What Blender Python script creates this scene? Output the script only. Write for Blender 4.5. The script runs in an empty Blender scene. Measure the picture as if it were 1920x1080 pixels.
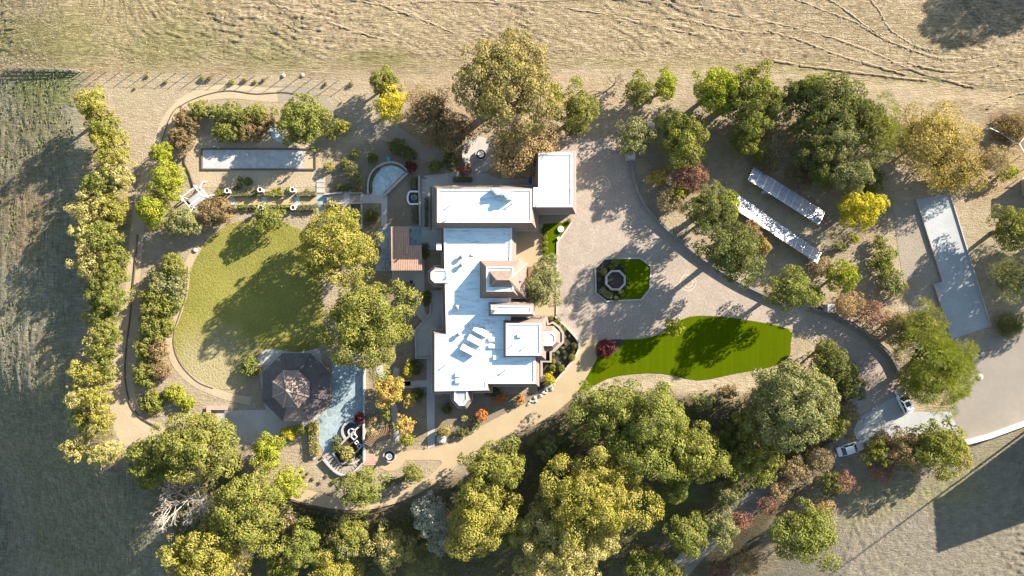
import bpy, bmesh, math, random
import numpy as np
from mathutils import Vector, Matrix
R = math.radians
scene = bpy.context.scene
# ------------------------------------------------------------------ camera, sky, sun, exposure
CAM_H = 128.0                        # drone height above the estate plateau
cam = bpy.data.cameras.new("drone_camera")
cam.sensor_width = 36.0; cam.lens = 24.0; cam.clip_start = 1.0; cam.clip_end = 9000.0
cam_o = bpy.data.objects.new("drone_camera", cam); scene.collection.objects.link(cam_o)
cam_o.location = (0, 0, CAM_H); cam_o.rotation_euler = (0, 0, 0)
scene.camera = cam_o
SUN_EL = 22.5
SUN_AZ = Vector((0.805, 0.593))      # horizontal direction towards the sun
world = bpy.data.worlds.new("World"); scene.world = world; world.use_nodes = True
wn = world.node_tree.nodes; wl = world.node_tree.links
sky = wn.new("ShaderNodeTexSky"); sky.sky_type = 'NISHITA'; sky.sun_disc = False
sky.sun_elevation = R(SUN_EL); sky.sun_rotation = math.atan2(SUN_AZ.x, SUN_AZ.y)
sky.air_density = 1.25; sky.dust_density = 0.5; sky.ozone_density = 0.7
wn["Background"].inputs[1].default_value = 0.075
wl.new(sky.outputs[0], wn["Background"].inputs[0])
sun = bpy.data.lights.new("sun", 'SUN'); sun.energy = 5.0; sun.angle = R(0.5); sun.color = (1.0, 0.91, 0.78)
sun_o = bpy.data.objects.new("sun", sun); scene.collection.objects.link(sun_o)
sd = Vector((SUN_AZ.x*math.cos(R(SUN_EL)), SUN_AZ.y*math.cos(R(SUN_EL)), math.sin(R(SUN_EL))))
sun_o.rotation_euler = sd.to_track_quat('Z', 'Y').to_euler(); sun_o.location = sd*300
vs = scene.view_settings
vs.view_transform = 'Standard'; vs.look = 'None'; vs.gamma = 1.0; vs.use_curve_mapping = False
vs.exposure = 2.08
scene.cycles.max_bounces = 6; scene.cycles.diffuse_bounces = 3; scene.cycles.glossy_bounces = 2; scene.cycles.transmission_bounces = 2

# ------------------------------------------------------------------ helpers
C = scene.collection
rnd = random.Random(7)
def W(x, y, z=0.0):
    """image pixels (0.1 m, origin at the top-left corner of the image) -> metres, for a point seen at height z"""
    k = (CAM_H - z)/CAM_H/10.0
    return ((x-960)*k, (540-y)*k)
def WP(pts, z=0.0): return [W(a, b, z) for a, b in pts]
def sstep(a, b, x):
    t = np.clip((np.asarray(x, float)-a)/(b-a), 0, 1); return t*t*(3-2*t)
def T(x, y):
    """height of the ground"""
    x = np.asarray(x, float); y = np.asarray(y, float)
    xl = -83 + 17*sstep(-8, -54, y)
    d = np.clip(xl-x, 0, 45)
    z = -(0.24+0.36*sstep(-10, -42, y))*d*d/(d+7)
    z = z - 4.5*sstep(-37, -56, y)*sstep(-58, -40, x)*sstep(64, 34, x)
    und = sstep(43, 60, y)
    z = z + und*(0.35*np.sin(x*0.11+1)*np.cos(y*0.13)+0.25*np.sin(x*0.05+y*0.21))
    return z
def Tz(x, y): return float(T(x, y))
def tag(o, label=None, cat=None, group=None, kind=None):
    if label: o['label'] = label
    if cat: o['category'] = cat
    if group: o['group'] = group
    if kind: o['kind'] = kind
    return o
def empty(name, loc, rz=0.0):
    o = bpy.data.objects.new(name, None); C.objects.link(o); o.empty_display_size = 0.3
    o.location = loc; o.rotation_euler = (0, 0, rz); return o
def link(name, me, m=None, parent=None, loc=None, rz=None):
    o = bpy.data.objects.new(name, me); C.objects.link(o)
    if m is not None and not me.materials: me.materials.append(m)
    if parent is not None: o.parent = parent
    if loc is not None: o.location = loc
    if rz is not None: o.rotation_euler = (0, 0, rz)
    return o
class MB:
    def __init__(s): s.v = []; s.f = []
    def add(s, vs_, fs):
        n = len(s.v); s.v += [tuple(p) for p in vs_]; s.f += [tuple(i+n for i in f) for f in fs]; return s
    def box(s, c, d, rz=0.0, tilt=None):
        hx, hy, hz = d[0]/2, d[1]/2, d[2]/2
        m = Matrix.Rotation(rz, 3, 'Z')
        if tilt is not None: m = m @ tilt
        vs_ = []
        for sx in (-1, 1):
            for sy in (-1, 1):
                for sz in (-1, 1):
                    p = m @ Vector((sx*hx, sy*hy, sz*hz)); vs_.append((p.x+c[0], p.y+c[1], p.z+c[2]))
        return s.add(vs_, [(0,1,3,2),(4,6,7,5),(0,4,5,1),(2,3,7,6),(0,2,6,4),(1,5,7,3)])
    def bar(s, a, b, w, h=None):
        h = h or w; a = Vector(a); b = Vector(b); d = b-a; L = d.length
        if L < 1e-5: return s
        q = d.to_track_quat('X', 'Z').to_matrix()
        vs_ = []
        for sx in (0, L):
            for sy in (-w/2, w/2):
                for sz in (-h/2, h/2):
                    vs_.append(tuple(a+q @ Vector((sx, sy, sz))))
        return s.add(vs_, [(0,1,3,2),(4,6,7,5),(0,4,5,1),(2,3,7,6),(0,2,6,4),(1,5,7,3)])
    def tube(s, pts, rad, n=6, cap=True):
        rings = []; vs_ = []; P = [Vector(p) for p in pts]
        for i, p in enumerate(P):
            d = (P[min(i+1, len(P)-1)]-P[max(i-1, 0)])
            q = d.to_track_quat('Z', 'Y').to_matrix()
            for k in range(n):
                a = 2*math.pi*k/n
                vs_.append(tuple(p+q @ Vector((math.cos(a)*rad[i], math.sin(a)*rad[i], 0))))
        fs = []
        for i in range(len(P)-1):
            for k in range(n):
                k2 = (k+1) % n; fs.append((i*n+k, i*n+k2, (i+1)*n+k2, (i+1)*n+k))
        if cap: fs += [tuple(reversed(range(n))), tuple((len(P)-1)*n+k for k in range(n))]
        return s.add(vs_, fs)
    def lathe(s, prof, c=(0,0,0), n=20):
        vs_ = []; fs = []
        for r_, z in prof:
            for k in range(n):
                a = 2*math.pi*k/n; vs_.append((c[0]+r_*math.cos(a), c[1]+r_*math.sin(a), c[2]+z))
        for i in range(len(prof)-1):
            for k in range(n):
                k2 = (k+1) % n; fs.append((i*n+k, i*n+k2, (i+1)*n+k2, (i+1)*n+k))
        fs += [tuple(reversed(range(n))), tuple((len(prof)-1)*n+k for k in range(n))]
        return s.add(vs_, fs)
    def prism(s, pts, z0, z1):
        n = len(pts); vs_ = [(p[0], p[1], z0) for p in pts]+[(p[0], p[1], z1) for p in pts]
        if area2(pts) < 0: vs_ = [(p[0], p[1], z0) for p in pts[::-1]]+[(p[0], p[1], z1) for p in pts[::-1]]
        fs = [tuple(reversed(range(n))), tuple(range(n, 2*n))]+[(i, (i+1) % n, n+(i+1) % n, n+i) for i in range(n)]
        return s.add(vs_, fs)
    def mesh(s, name, m=None, smooth=False):
        me = bpy.data.meshes.new(name); me.from_pydata(s.v, [], s.f)
        if m is not None: me.materials.append(m)
        if smooth: me.polygons.foreach_set('use_smooth', [True]*len(me.polygons))
        me.update(); return me
    def build(s, name, m, parent=None, smooth=False, loc=None, rz=None):
        return link(name, s.mesh(name, m, smooth), None, parent, loc, rz)
def area2(p): return sum(p[i][0]*p[(i+1) % len(p)][1]-p[(i+1) % len(p)][0]*p[i][1] for i in range(len(p)))/2
def smooth(pts, k=4, closed=True):
    out = []; n = len(pts); rng = range(n) if closed else range(n-1)
    g = (lambda i: pts[i % n]) if closed else (lambda i: pts[max(0, min(n-1, i))])
    for i in rng:
        p0, p1, p2, p3 = g(i-1), g(i), g(i+1), g(i+2)
        for j in range(k):
            t = j/k
            out.append(tuple(0.5*((2*p1[a])+(-p0[a]+p2[a])*t+(2*p0[a]-5*p1[a]+4*p2[a]-p3[a])*t*t+(-p0[a]+3*p1[a]-3*p2[a]+p3[a])*t**3) for a in (0, 1)))
    if not closed: out.append(tuple(pts[-1]))
    return out
def offset(pts, d):
    """grow a polygon outwards by d metres (mitred)"""
    if area2(pts) < 0: pts = pts[::-1]
    n = len(pts); out = []
    for i in range(n):
        a = Vector(pts[i-1]); b = Vector(pts[i]); c = Vector(pts[(i+1) % n])
        e1 = (b-a).normalized(); e2 = (c-b).normalized()
        n1 = Vector((e1.y, -e1.x)); n2 = Vector((e2.y, -e2.x))
        k = n1+n2; l = k.length
        if l < 1e-6: out.append(tuple(b+n1*d)); continue
        k /= l; out.append(tuple(b+k*(d/max(0.35, k.dot(n1)))))
    return out
def ribbon(cl, w, closed=False):
    """outline polygon of a strip of width w (metres or a list) along a centre line given in metres"""
    L = []; Rr = []; n = len(cl)
    ws = w if isinstance(w, (list, tuple)) else [w]*n
    for i in range(n):
        if closed: d = Vector(cl[(i+1) % n])-Vector(cl[i-1])
        else: d = Vector(cl[min(i+1, n-1)])-Vector(cl[max(i-1, 0)])
        d.normalize(); nn = Vector((-d.y, d.x))*ws[i]/2; p = Vector(cl[i])
        L.append(tuple(p+nn)); Rr.append(tuple(p-nn))
    return L, Rr
def strip_wall(mb, cl, w, z0, z1, closed=False, follow=False):
    L, Rr = ribbon(cl, w, closed); n = len(cl); vs_ = []
    for i in range(n):
        t = Tz(*cl[i]) if follow else 0
        for q, z in ((L[i], z0), (L[i], z1), (Rr[i], z1), (Rr[i], z0)): vs_.append((q[0], q[1], z+t))
    fs = []
    for i in range(n if closed else n-1):
        a = i*4; b = ((i+1) % n)*4
        for k in range(4):
            k2 = (k+1) % 4; fs.append((a+k, b+k, b+k2, a+k2))
    if not closed: fs += [(0, 1, 2, 3), ((n-1)*4+3, (n-1)*4+2, (n-1)*4+1, (n-1)*4)]
    return mb.add(vs_, fs)
def sheet(name, pts, z, m, parent=None, drape=False, kind='structure', label=None, step=1.0):
    """a thin sheet of ground, pts in metres"""
    if area2(pts) < 0: pts = pts[::-1]
    bm = bmesh.new(); vs_ = [bm.verts.new((p[0], p[1], 0)) for p in pts]; f_ = bm.faces.new(vs_); f_.normal_update()
    bmesh.ops.triangulate(bm, faces=bm.faces[:])
    if drape:
        xs = [p[0] for p in pts]; ys = [p[1] for p in pts]
        for ax, lo, hi in ((0, min(xs), max(xs)), (1, min(ys), max(ys))):
            c = math.ceil(lo)
            while c < hi:
                co = (c, 0, 0) if ax == 0 else (0, c, 0); no = (1, 0, 0) if ax == 0 else (0, 1, 0)
                bmesh.ops.bisect_plane(bm, geom=bm.verts[:]+bm.edges[:]+bm.faces[:], plane_co=co, plane_no=no); c += step
        for v in bm.verts: v.co.z = Tz(v.co.x, v.co.y)+z
    else:
        for v in bm.verts: v.co.z = z
    me = bpy.data.meshes.new(name); bm.to_mesh(me); bm.free(); me.materials.append(m)
    o = link(name, me, None, parent)
    if kind and parent is None: o['kind'] = kind
    if label: o['label'] = label
    return o

# ------------------------------------------------------------------ materials
class NT:
    def __init__(s, name):
        s.m = bpy.data.materials.new(name); s.m.use_nodes = True
        s.n = s.m.node_tree.nodes; s.l = s.m.node_tree.links; s.b = s.n["Principled BSDF"]
        s.b.inputs['Specular IOR Level'].default_value = 0.25
        g = s.n.new("ShaderNodeNewGeometry"); s.pos = g.outputs['Position']
    def mapping(s, sc=(1,1,1), rot=0.0, src=None):
        k = s.n.new("ShaderNodeMapping"); s.l.new(src or s.pos, k.inputs[0]); k.inputs['Scale'].default_value = sc
        k.inputs['Rotation'].default_value = (0, 0, rot); return k.outputs[0]
    def noise(s, scale, detail=4, rough=0.55, src=None, dist=0.0):
        k = s.n.new("ShaderNodeTexNoise"); k.inputs['Scale'].default_value = scale; k.inputs['Detail'].default_value = detail
        k.inputs['Roughness'].default_value = rough; k.inputs['Distortion'].default_value = dist
        s.l.new(src or s.pos, k.inputs['Vector']); return k.outputs['Fac']
    def vor(s, scale, feature='F1', src=None, out='Distance', rand=1.0):
        k = s.n.new("ShaderNodeTexVoronoi"); k.feature = feature; k.inputs['Scale'].default_value = scale
        k.inputs['Randomness'].default_value = rand
        s.l.new(src or s.pos, k.inputs['Vector']); return k.outputs[out]
    def remap(s, x, a, b, c=0.0, d=1.0):
        k = s.n.new("ShaderNodeMapRange"); s.l.new(x, k.inputs[0])
        for i, v in enumerate((a, b, c, d)): k.inputs[i+1].default_value = v
        return k.outputs[0]
    def mix(s, f, a, b, mode='MIX'):
        k = s.n.new("ShaderNodeMix"); k.data_type = 'RGBA'; k.blend_type = mode
        for sock, v in ((k.inputs['Factor'], f), (k.inputs[6], a), (k.inputs[7], b)):
            if isinstance(v, (int, float)): sock.default_value = v
            elif isinstance(v, tuple): sock.default_value = (*v, 1)
            else: s.l.new(v, sock)
        return k.outputs[2]
    def math(s, op, a, b=0.0):
        k = s.n.new("ShaderNodeMath"); k.operation = op
        for i, v in enumerate((a, b)):
            if isinstance(v, (int, float)): k.inputs[i].default_value = v
            else: s.l.new(v, k.inputs[i])
        return k.outputs[0]
    def attr(s, name, out='Color'):
        k = s.n.new("ShaderNodeAttribute"); k.attribute_name = name; return k.outputs[out]
    def bump(s, h, strength=0.5, dist=0.1):
        k = s.n.new("ShaderNodeBump"); k.inputs['Strength'].default_value = strength; k.inputs['Distance'].default_value = dist
        s.l.new(h, k.inputs['Height']); s.l.new(k.outputs[0], s.b.inputs['Normal'])
    def done(s, col, rough=0.9, metal=0.0, spec=None):
        if isinstance(col, tuple): s.b.inputs['Base Color'].default_value = (*col, 1)
        else: s.l.new(col, s.b.inputs['Base Color'])
        s.b.inputs['Roughness'].default_value = rough; s.b.inputs['Metallic'].default_value = metal
        if spec is not None: s.b.inputs['Specular IOR Level'].default_value = spec
        return s.m
def scl(c, k): return tuple(min(1, x*k) for x in c)
def M_plain(name, c, rough=0.8, var=0.25, scale=1.2, bump=0.0, metal=0.0, spec=None):
    t = NT(name); n1 = t.noise(scale, 5); n2 = t.noise(scale*7, 3)
    col = t.mix(t.remap(n1, 0.3, 0.7), scl(c, 1-var), scl(c, 1+var))
    col = t.mix(t.remap(n2, 0.35, 0.65, 0, 0.5), col, scl(c, 1-var*0.8))
    if bump: t.bump(n2, bump, 0.05)
    return t.done(col, rough, metal, spec)
def M_earth(name, c1, c2, scale=0.25, fine=3.0, bump=0.6, speck=0.5, dark=0.65):
    t = NT(name); n1 = t.noise(scale, 6, 0.6); n2 = t.noise(fine, 5, 0.65); n3 = t.noise(fine*3, 2)
    col = t.mix(t.remap(n1, 0.35, 0.65), c1, c2)
    col = t.mix(t.remap(n2, 0.42, 0.7, 0, speck), col, scl(c2, dark))
    col = t.mix(t.remap(n3, 0.5, 0.75, 0, speck*0.6), col, scl(c1, 1.35))
    t.bump(t.math('ADD', n2, t.math('MULTIPLY', n3, 0.5)), bump, 0.25)
    return t.done(col, 0.95, spec=0.1)
def M_stone(name, c1, c2, cell=1.5, joint=0.06, jc=None, bump=0.3, rand=1.0, dirt=0.3):
    t = NT(name); cc = t.vor(cell, 'F1', out='Color', rand=rand); e = t.vor(cell, 'DISTANCE_TO_EDGE', rand=rand)
    sep = t.n.new("ShaderNodeSeparateColor"); t.l.new(cc, sep.inputs[0])
    col = t.mix(sep.outputs[0], c1, c2)
    n = t.noise(0.35, 5); n2 = t.noise(6, 3)
    col = t.mix(t.remap(n, 0.4, 0.7, 0, dirt), col, scl(c1, 0.6))
    col = t.mix(t.remap(n2, 0.4, 0.7, 0, 0.25), col, scl(c2, 0.7))
    if joint: col = t.mix(t.remap(e, 0.0, joint, 0.8, 0.0), col, jc or scl(c1, 0.5))
    t.bump(t.math('ADD', t.remap(e, 0, joint or 0.03), t.math('MULTIPLY', n2, 0.4)), bump, 0.03)
    return t.done(col, 0.85)
def M_leaf(name, a, b, c, trans=0.3):
    t = NT(name); at = t.attr('leaf')
    sep = t.n.new("ShaderNodeSeparateColor"); t.l.new(at, sep.inputs[0])
    n = t.noise(0.5, 3)
    col = t.mix(t.remap(sep.outputs[0], 0.15, 0.85), a, b)
    col = t.mix(t.remap(n, 0.4, 0.68, 0, 0.75), col, c)
    col = t.mix(t.remap(sep.outputs[1], 0.6, 1.0, 0, 0.7), col, scl(c, 1.1))
    d = t.n.new("ShaderNodeBsdfDiffuse"); tr = t.n.new("ShaderNodeBsdfTranslucent"); mx = t.n.new("ShaderNodeMixShader")
    t.l.new(col, d.inputs[0]); t.l.new(t.mix(1.0, col, (1.0, 1.0, 0.55), 'MULTIPLY'), tr.inputs[0])
    mx.inputs[0].default_value = trans; t.l.new(d.outputs[0], mx.inputs[1]); t.l.new(tr.outputs[0], mx.inputs[2])
    t.l.new(mx.outputs[0], t.n["Material Output"].inputs[0]); return t.m
M = {}
# ground sheet: colour from per-vertex tints of growth outlined in image pixels, with some sun and shade painted in
t = NT('ground_earth_and_grass')
tint = t.attr('tint'); veg = t.attr('veg', 'Fac')
n0 = t.noise(0.06, 5, 0.6); n1 = t.noise(0.7, 6, 0.65); n2 = t.noise(2.2, 5, 0.7)
cm = t.mapping((0.42, 3.0, 1), R(18)); nc = t.noise(1.1, 5, 0.65, cm, 1.4)
n3 = t.noise(7.0, 2)
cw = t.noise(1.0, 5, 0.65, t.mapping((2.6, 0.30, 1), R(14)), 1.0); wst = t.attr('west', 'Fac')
col = t.mix(t.remap(n0, 0.35, 0.65, 0, 0.32), tint, t.mix(1.0, tint, (0.78, 0.84, 0.62), 'MULTIPLY'))
col = t.mix(t.remap(n1, 0.35, 0.62, 0.50, 0.0), col, t.mix(1.0, col, (0.62, 0.60, 0.52), 'MULTIPLY'))
col = t.mix(t.math('MULTIPLY', t.remap(nc, 0.36, 0.60, 1.0, 0.0), veg), col, t.mix(1.0, col, (0.46, 0.43, 0.34), 'MULTIPLY'))
col = t.mix(t.remap(n2, 0.52, 0.75, 0, 0.55), col, t.mix(1.0, col, (1.45, 1.4, 1.35), 'MULTIPLY'))
col = t.mix(t.remap(n3, 0.55, 0.75, 0, 0.35), col, t.mix(1.0, col, (0.6, 0.6, 0.55), 'MULTIPLY'))
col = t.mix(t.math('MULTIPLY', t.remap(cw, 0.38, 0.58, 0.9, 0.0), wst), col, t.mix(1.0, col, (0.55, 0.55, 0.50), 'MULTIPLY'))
h = t.math('ADD', t.math('MULTIPLY', n2, 0.45), t.math('MULTIPLY', t.math('MULTIPLY', nc, 1.8), veg))
h = t.math('ADD', h, t.math('MULTIPLY', n3, 0.3))
t.bump(h, 0.9, 0.5)
M['ground'] = t.done(col, 0.97, spec=0.08)
M['dirt'] = M_earth('pale_tan_dirt', (0.34, 0.27, 0.18), (0.29, 0.23, 0.15), 0.2, 2.5, 0.6, 0.4, 0.75)
M['path_dirt'] = M_earth('packed_sand_path', (0.37, 0.295, 0.195), (0.32, 0.25, 0.165), 0.25, 4, 0.35, 0.35, 0.8)
M['gravel'] = M_earth('grey_gravel', (0.27, 0.225, 0.175), (0.22, 0.185, 0.145), 0.25, 5, 0.6, 0.5, 0.7)
M['mulch'] = M_earth('dark_bark_mulch', (0.075, 0.06, 0.052), (0.045, 0.038, 0.035), 0.5, 5, 0.9, 0.6, 0.5)
M['litter'] = M_earth('leaf_litter', (0.20, 0.15, 0.10), (0.14, 0.105, 0.07), 0.3, 3.5, 0.8, 0.6, 0.6)
M['soil_bed'] = M_earth('garden_soil', (0.22, 0.175, 0.125), (0.17, 0.14, 0.095), 0.3, 4, 0.6, 0.5, 0.6)
t = NT('olive_lawn'); n1 = t.noise(0.10, 6, 0.6); n2 = t.noise(2.6, 5, 0.65); n3 = t.noise(8, 2)
vd = t.n.new("ShaderNodeVectorMath"); vd.operation = 'DISTANCE'; t.l.new(t.pos, vd.inputs[0]); vd.inputs[1].default_value = (-56.0, -15.5, 0)
dry = t.remap(t.math('ADD', vd.outputs['Value'], t.math('MULTIPLY', t.noise(0.3, 4), 9.0)), 8.0, 15.0, 1.0, 0.0)
col = t.mix(t.remap(n1, 0.35, 0.65), (0.225, 0.20, 0.05), (0.16, 0.155, 0.035)); col = t.mix(dry, col, (0.30, 0.25, 0.135))
col = t.mix(t.remap(n2, 0.42, 0.7, 0, 0.6), col, t.mix(1.0, col, (0.6, 0.62, 0.5), 'MULTIPLY')); col = t.mix(t.remap(n3, 0.5, 0.75, 0, 0.35), col, t.mix(1.0, col, (1.35, 1.3, 1.2), 'MULTIPLY'))
t.bump(t.math('ADD', n2, t.math('MULTIPLY', n3, 0.5)), 0.8, 0.25); M['lawn'] = t.done(col, 0.95, spec=0.1)
M['dry_lawn'] = M_earth('dry_thin_lawn', (0.30, 0.25, 0.12), (0.22, 0.20, 0.075), 0.16, 2.6, 0.8, 0.6, 0.65)
t = NT('synthetic_turf'); n1 = t.noise(0.5, 4); n2 = t.noise(9, 3)
st = t.noise(1.0, 1, 0.5, t.mapping((1.4, 0.02, 1), R(4)))
col = t.mix(n1, (0.062, 0.088, 0.0012), (0.052, 0.077, 0.001)); col = t.mix(t.remap(n2, 0.4, 0.7, 0, 0.6), col, (0.038, 0.058, 0.001))
col = t.mix(t.remap(st, 0.45, 0.6, 0, 0.35), col, (0.072, 0.097, 0.002))
t.bump(n2, 0.5, 0.06); M['turf'] = t.done(col, 1.0, spec=0.0)
M['paver'] = M_stone('tumbled_pavers', (0.355, 0.28, 0.215), (0.27, 0.225, 0.18), 3.0, 0.10, (0.18, 0.155, 0.135), 0.35, 0.9, 0.5)
M['paver_band'] = M_stone('pale_paver_ring', (0.46, 0.38, 0.27), (0.36, 0.30, 0.22), 4.0, 0.05, (0.25, 0.21, 0.17), 0.3)
M['paver_dark'] = M_stone('brown_paver_ring', (0.33, 0.27, 0.2), (0.26, 0.22, 0.17), 4.0, 0.05, (0.2, 0.17, 0.14), 0.3)
M['flag'] = M_stone('shade_tinted_flagstone', (0.255, 0.315, 0.325), (0.165, 0.22, 0.235), 1.0, 0.05, (0.36, 0.39, 0.39), 0.3, 1.0, 0.35)  # stone tinted and darkened for the teal cast of shade
M['flag_pale'] = M_stone('pale_flagstone', (0.42, 0.50, 0.52), (0.30, 0.38, 0.40), 1.1, 0.06, (0.24, 0.23, 0.2), 0.3, 1.0, 0.3)  # same cyan cast of shade mixed into the paler stone
M['crushed'] = M_stone('crushed_oyster_court', (0.43, 0.42, 0.40), (0.30, 0.30, 0.29), 1.8, 0.0, None, 0.4, 1.0, 0.4)
M['concrete'] = M_plain('grey_concrete', (0.33, 0.31, 0.28), 0.85, 0.16, 0.35, 0.2)
M['concrete_warm'] = M_plain('warm_sand_concrete', (0.325, 0.248, 0.15), 0.85, 0.09, 0.25, 0.15)
M['concrete_pale'] = M_plain('pale_concrete', (0.285, 0.295, 0.295), 0.85, 0.13, 0.22, 0.2)  # slight blue of shaded concrete mixed into the base colour
M['asphalt'] = M_plain('sun_bleached_asphalt', (0.20, 0.175, 0.145), 0.92, 0.13, 0.15, 0.4)
M['road'] = M_plain('dark_lane_asphalt', (0.16, 0.145, 0.125), 0.92, 0.2, 0.3, 0.4)
M['stone_wall'] = M_stone('pale_stone_wall', (0.37, 0.34, 0.30), (0.30, 0.27, 0.24), 2.5, 0.04, (0.25, 0.22, 0.2))
M['kerb'] = M_stone('kerb_stone', (0.42, 0.38, 0.33), (0.34, 0.31, 0.28), 3.0, 0.05, (0.2, 0.18, 0.16))
M['wall_dark'] = M_stone('dark_lane_stone', (0.22, 0.195, 0.17), (0.16, 0.145, 0.13), 2.5, 0.04, (0.1, 0.09, 0.08))
M['stucco'] = M_plain('taupe_stucco', (0.30, 0.25, 0.215), 0.9, 0.1, 0.8, 0.2)
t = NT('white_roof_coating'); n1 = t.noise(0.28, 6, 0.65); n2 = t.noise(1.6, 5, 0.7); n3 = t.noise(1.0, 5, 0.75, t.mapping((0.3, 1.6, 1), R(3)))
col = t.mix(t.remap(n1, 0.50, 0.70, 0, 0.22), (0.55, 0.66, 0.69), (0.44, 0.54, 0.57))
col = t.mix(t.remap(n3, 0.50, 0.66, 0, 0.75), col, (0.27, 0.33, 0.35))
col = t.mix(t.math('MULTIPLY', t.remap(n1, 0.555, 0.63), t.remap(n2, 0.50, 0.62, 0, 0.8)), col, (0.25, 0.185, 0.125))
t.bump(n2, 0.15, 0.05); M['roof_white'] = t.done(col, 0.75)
M['white_paint'] = M_plain('white_paint', (0.62, 0.61, 0.59), 0.6, 0.06, 1.5)
t = NT('brown_shingles'); w = t.n.new("ShaderNodeTexWave"); w.wave_type = 'BANDS'; w.bands_direction = 'Z'; w.inputs['Scale'].default_value = 1.6
t.l.new(t.pos, w.inputs[0]); cc = t.vor(3.2, out='Color'); sp = t.n.new("ShaderNodeSeparateColor"); t.l.new(cc, sp.inputs[0]); nn = t.noise(0.6, 4)
col = t.mix(sp.outputs[0], (0.215, 0.16, 0.128), (0.165, 0.122, 0.10)); col = t.mix(t.remap(nn, 0.4, 0.7, 0, 0.4), col, (0.19, 0.145, 0.12))
col = t.mix(t.remap(w.outputs[1], 0.0, 0.35, 0.5, 0.0), col, (0.13, 0.10, 0.085))
t.bump(w.outputs[1], 0.5, 0.06); M['shingle'] = t.done(col, 0.9)
M['tile_dark'] = M_plain('dark_brown_tile', (0.10, 0.08, 0.074), 0.6, 0.25, 1.5, 0.2)
M['tile_brown'] = M_plain('weathered_brown_tile', (0.21, 0.155, 0.125), 0.75, 0.25, 1.5, 0.2)
M['ridge'] = M_plain('ridge_cap_tile', (0.30, 0.235, 0.19), 0.8, 0.2, 2.0)
M['redwood'] = M_plain('salmon_stained_wood', (0.40, 0.235, 0.17), 0.75, 0.18, 2.0)
M['wood'] = M_plain('weathered_grey_wood', (0.26, 0.225, 0.19), 0.85, 0.2, 3.0)
M['brown_wood'] = M_plain('brown_timber', (0.20, 0.12, 0.07), 0.8, 0.2, 3.0)
M['brick'] = M_plain('pink_brick', (0.42, 0.25, 0.20), 0.85, 0.25, 3.0)
M['dark_metal'] = M_plain('dark_metal', (0.05, 0.05, 0.05), 0.5, 0.2, 2.0)
M['grey_metal'] = M_plain('galvanised_metal', (0.45, 0.45, 0.45), 0.5, 0.15, 2.0, 0.0, 0.3)
M['rust_edge'] = M_plain('steel_path_edging', (0.10, 0.075, 0.055), 0.9, 0.2, 2.0)
M['bark'] = M_plain('brown_bark', (0.11, 0.085, 0.065), 0.95, 0.25, 3.0, 0.4)
M['bark_grey'] = M_plain('grey_bark', (0.24, 0.205, 0.17), 0.95, 0.2, 3.0, 0.3)
M['bark_white'] = M_plain('bleached_dead_wood', (0.34, 0.295, 0.25), 0.95, 0.15, 3.0)
M['twig'] = M_plain('tan_twigs', (0.30, 0.235, 0.17), 0.95, 0.2, 3.0)
M['rock'] = M_plain('pale_boulder', (0.36, 0.33, 0.29), 0.9, 0.2, 1.5, 0.5)
M['straw'] = M_plain('dry_straw', (0.37, 0.30, 0.195), 0.95, 0.2, 0.4)
M['window'] = M_plain('dark_window_glass', (0.02, 0.025, 0.03), 0.12, 0.1, 1.0, 0, 0, 0.5)
M['water'] = M_plain('dark_pond_water', (0.012, 0.02, 0.024), 0.08, 0.1, 1.0, 0, 0, 0.5)
M['car_white'] = M_plain('white_car_paint', (0.72, 0.72, 0.72), 0.25, 0.02, 1.0, 0, 0, 0.5)
M['car_silver'] = M_plain('silver_car_paint', (0.55, 0.56, 0.57), 0.28, 0.03, 1.0, 0, 0.35, 0.5)
M['rubber'] = M_plain('black_rubber', (0.02, 0.02, 0.02), 0.8, 0.1, 1.0)
M['panel_glass'] = M_plain('photovoltaic_glass', (0.24, 0.24, 0.265), 0.46, 0.15, 0.9, 0, 0, 1.0)  # base colour lightened to stand for glare on dark glass
M['panel_frame'] = M_plain('aluminium_frame', (0.66, 0.66, 0.66), 0.4, 0.05, 2, 0, 0.4)
M['teal'] = M_plain('turquoise_paint', (0.05, 0.33, 0.33), 0.6, 0.1, 2)
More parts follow.
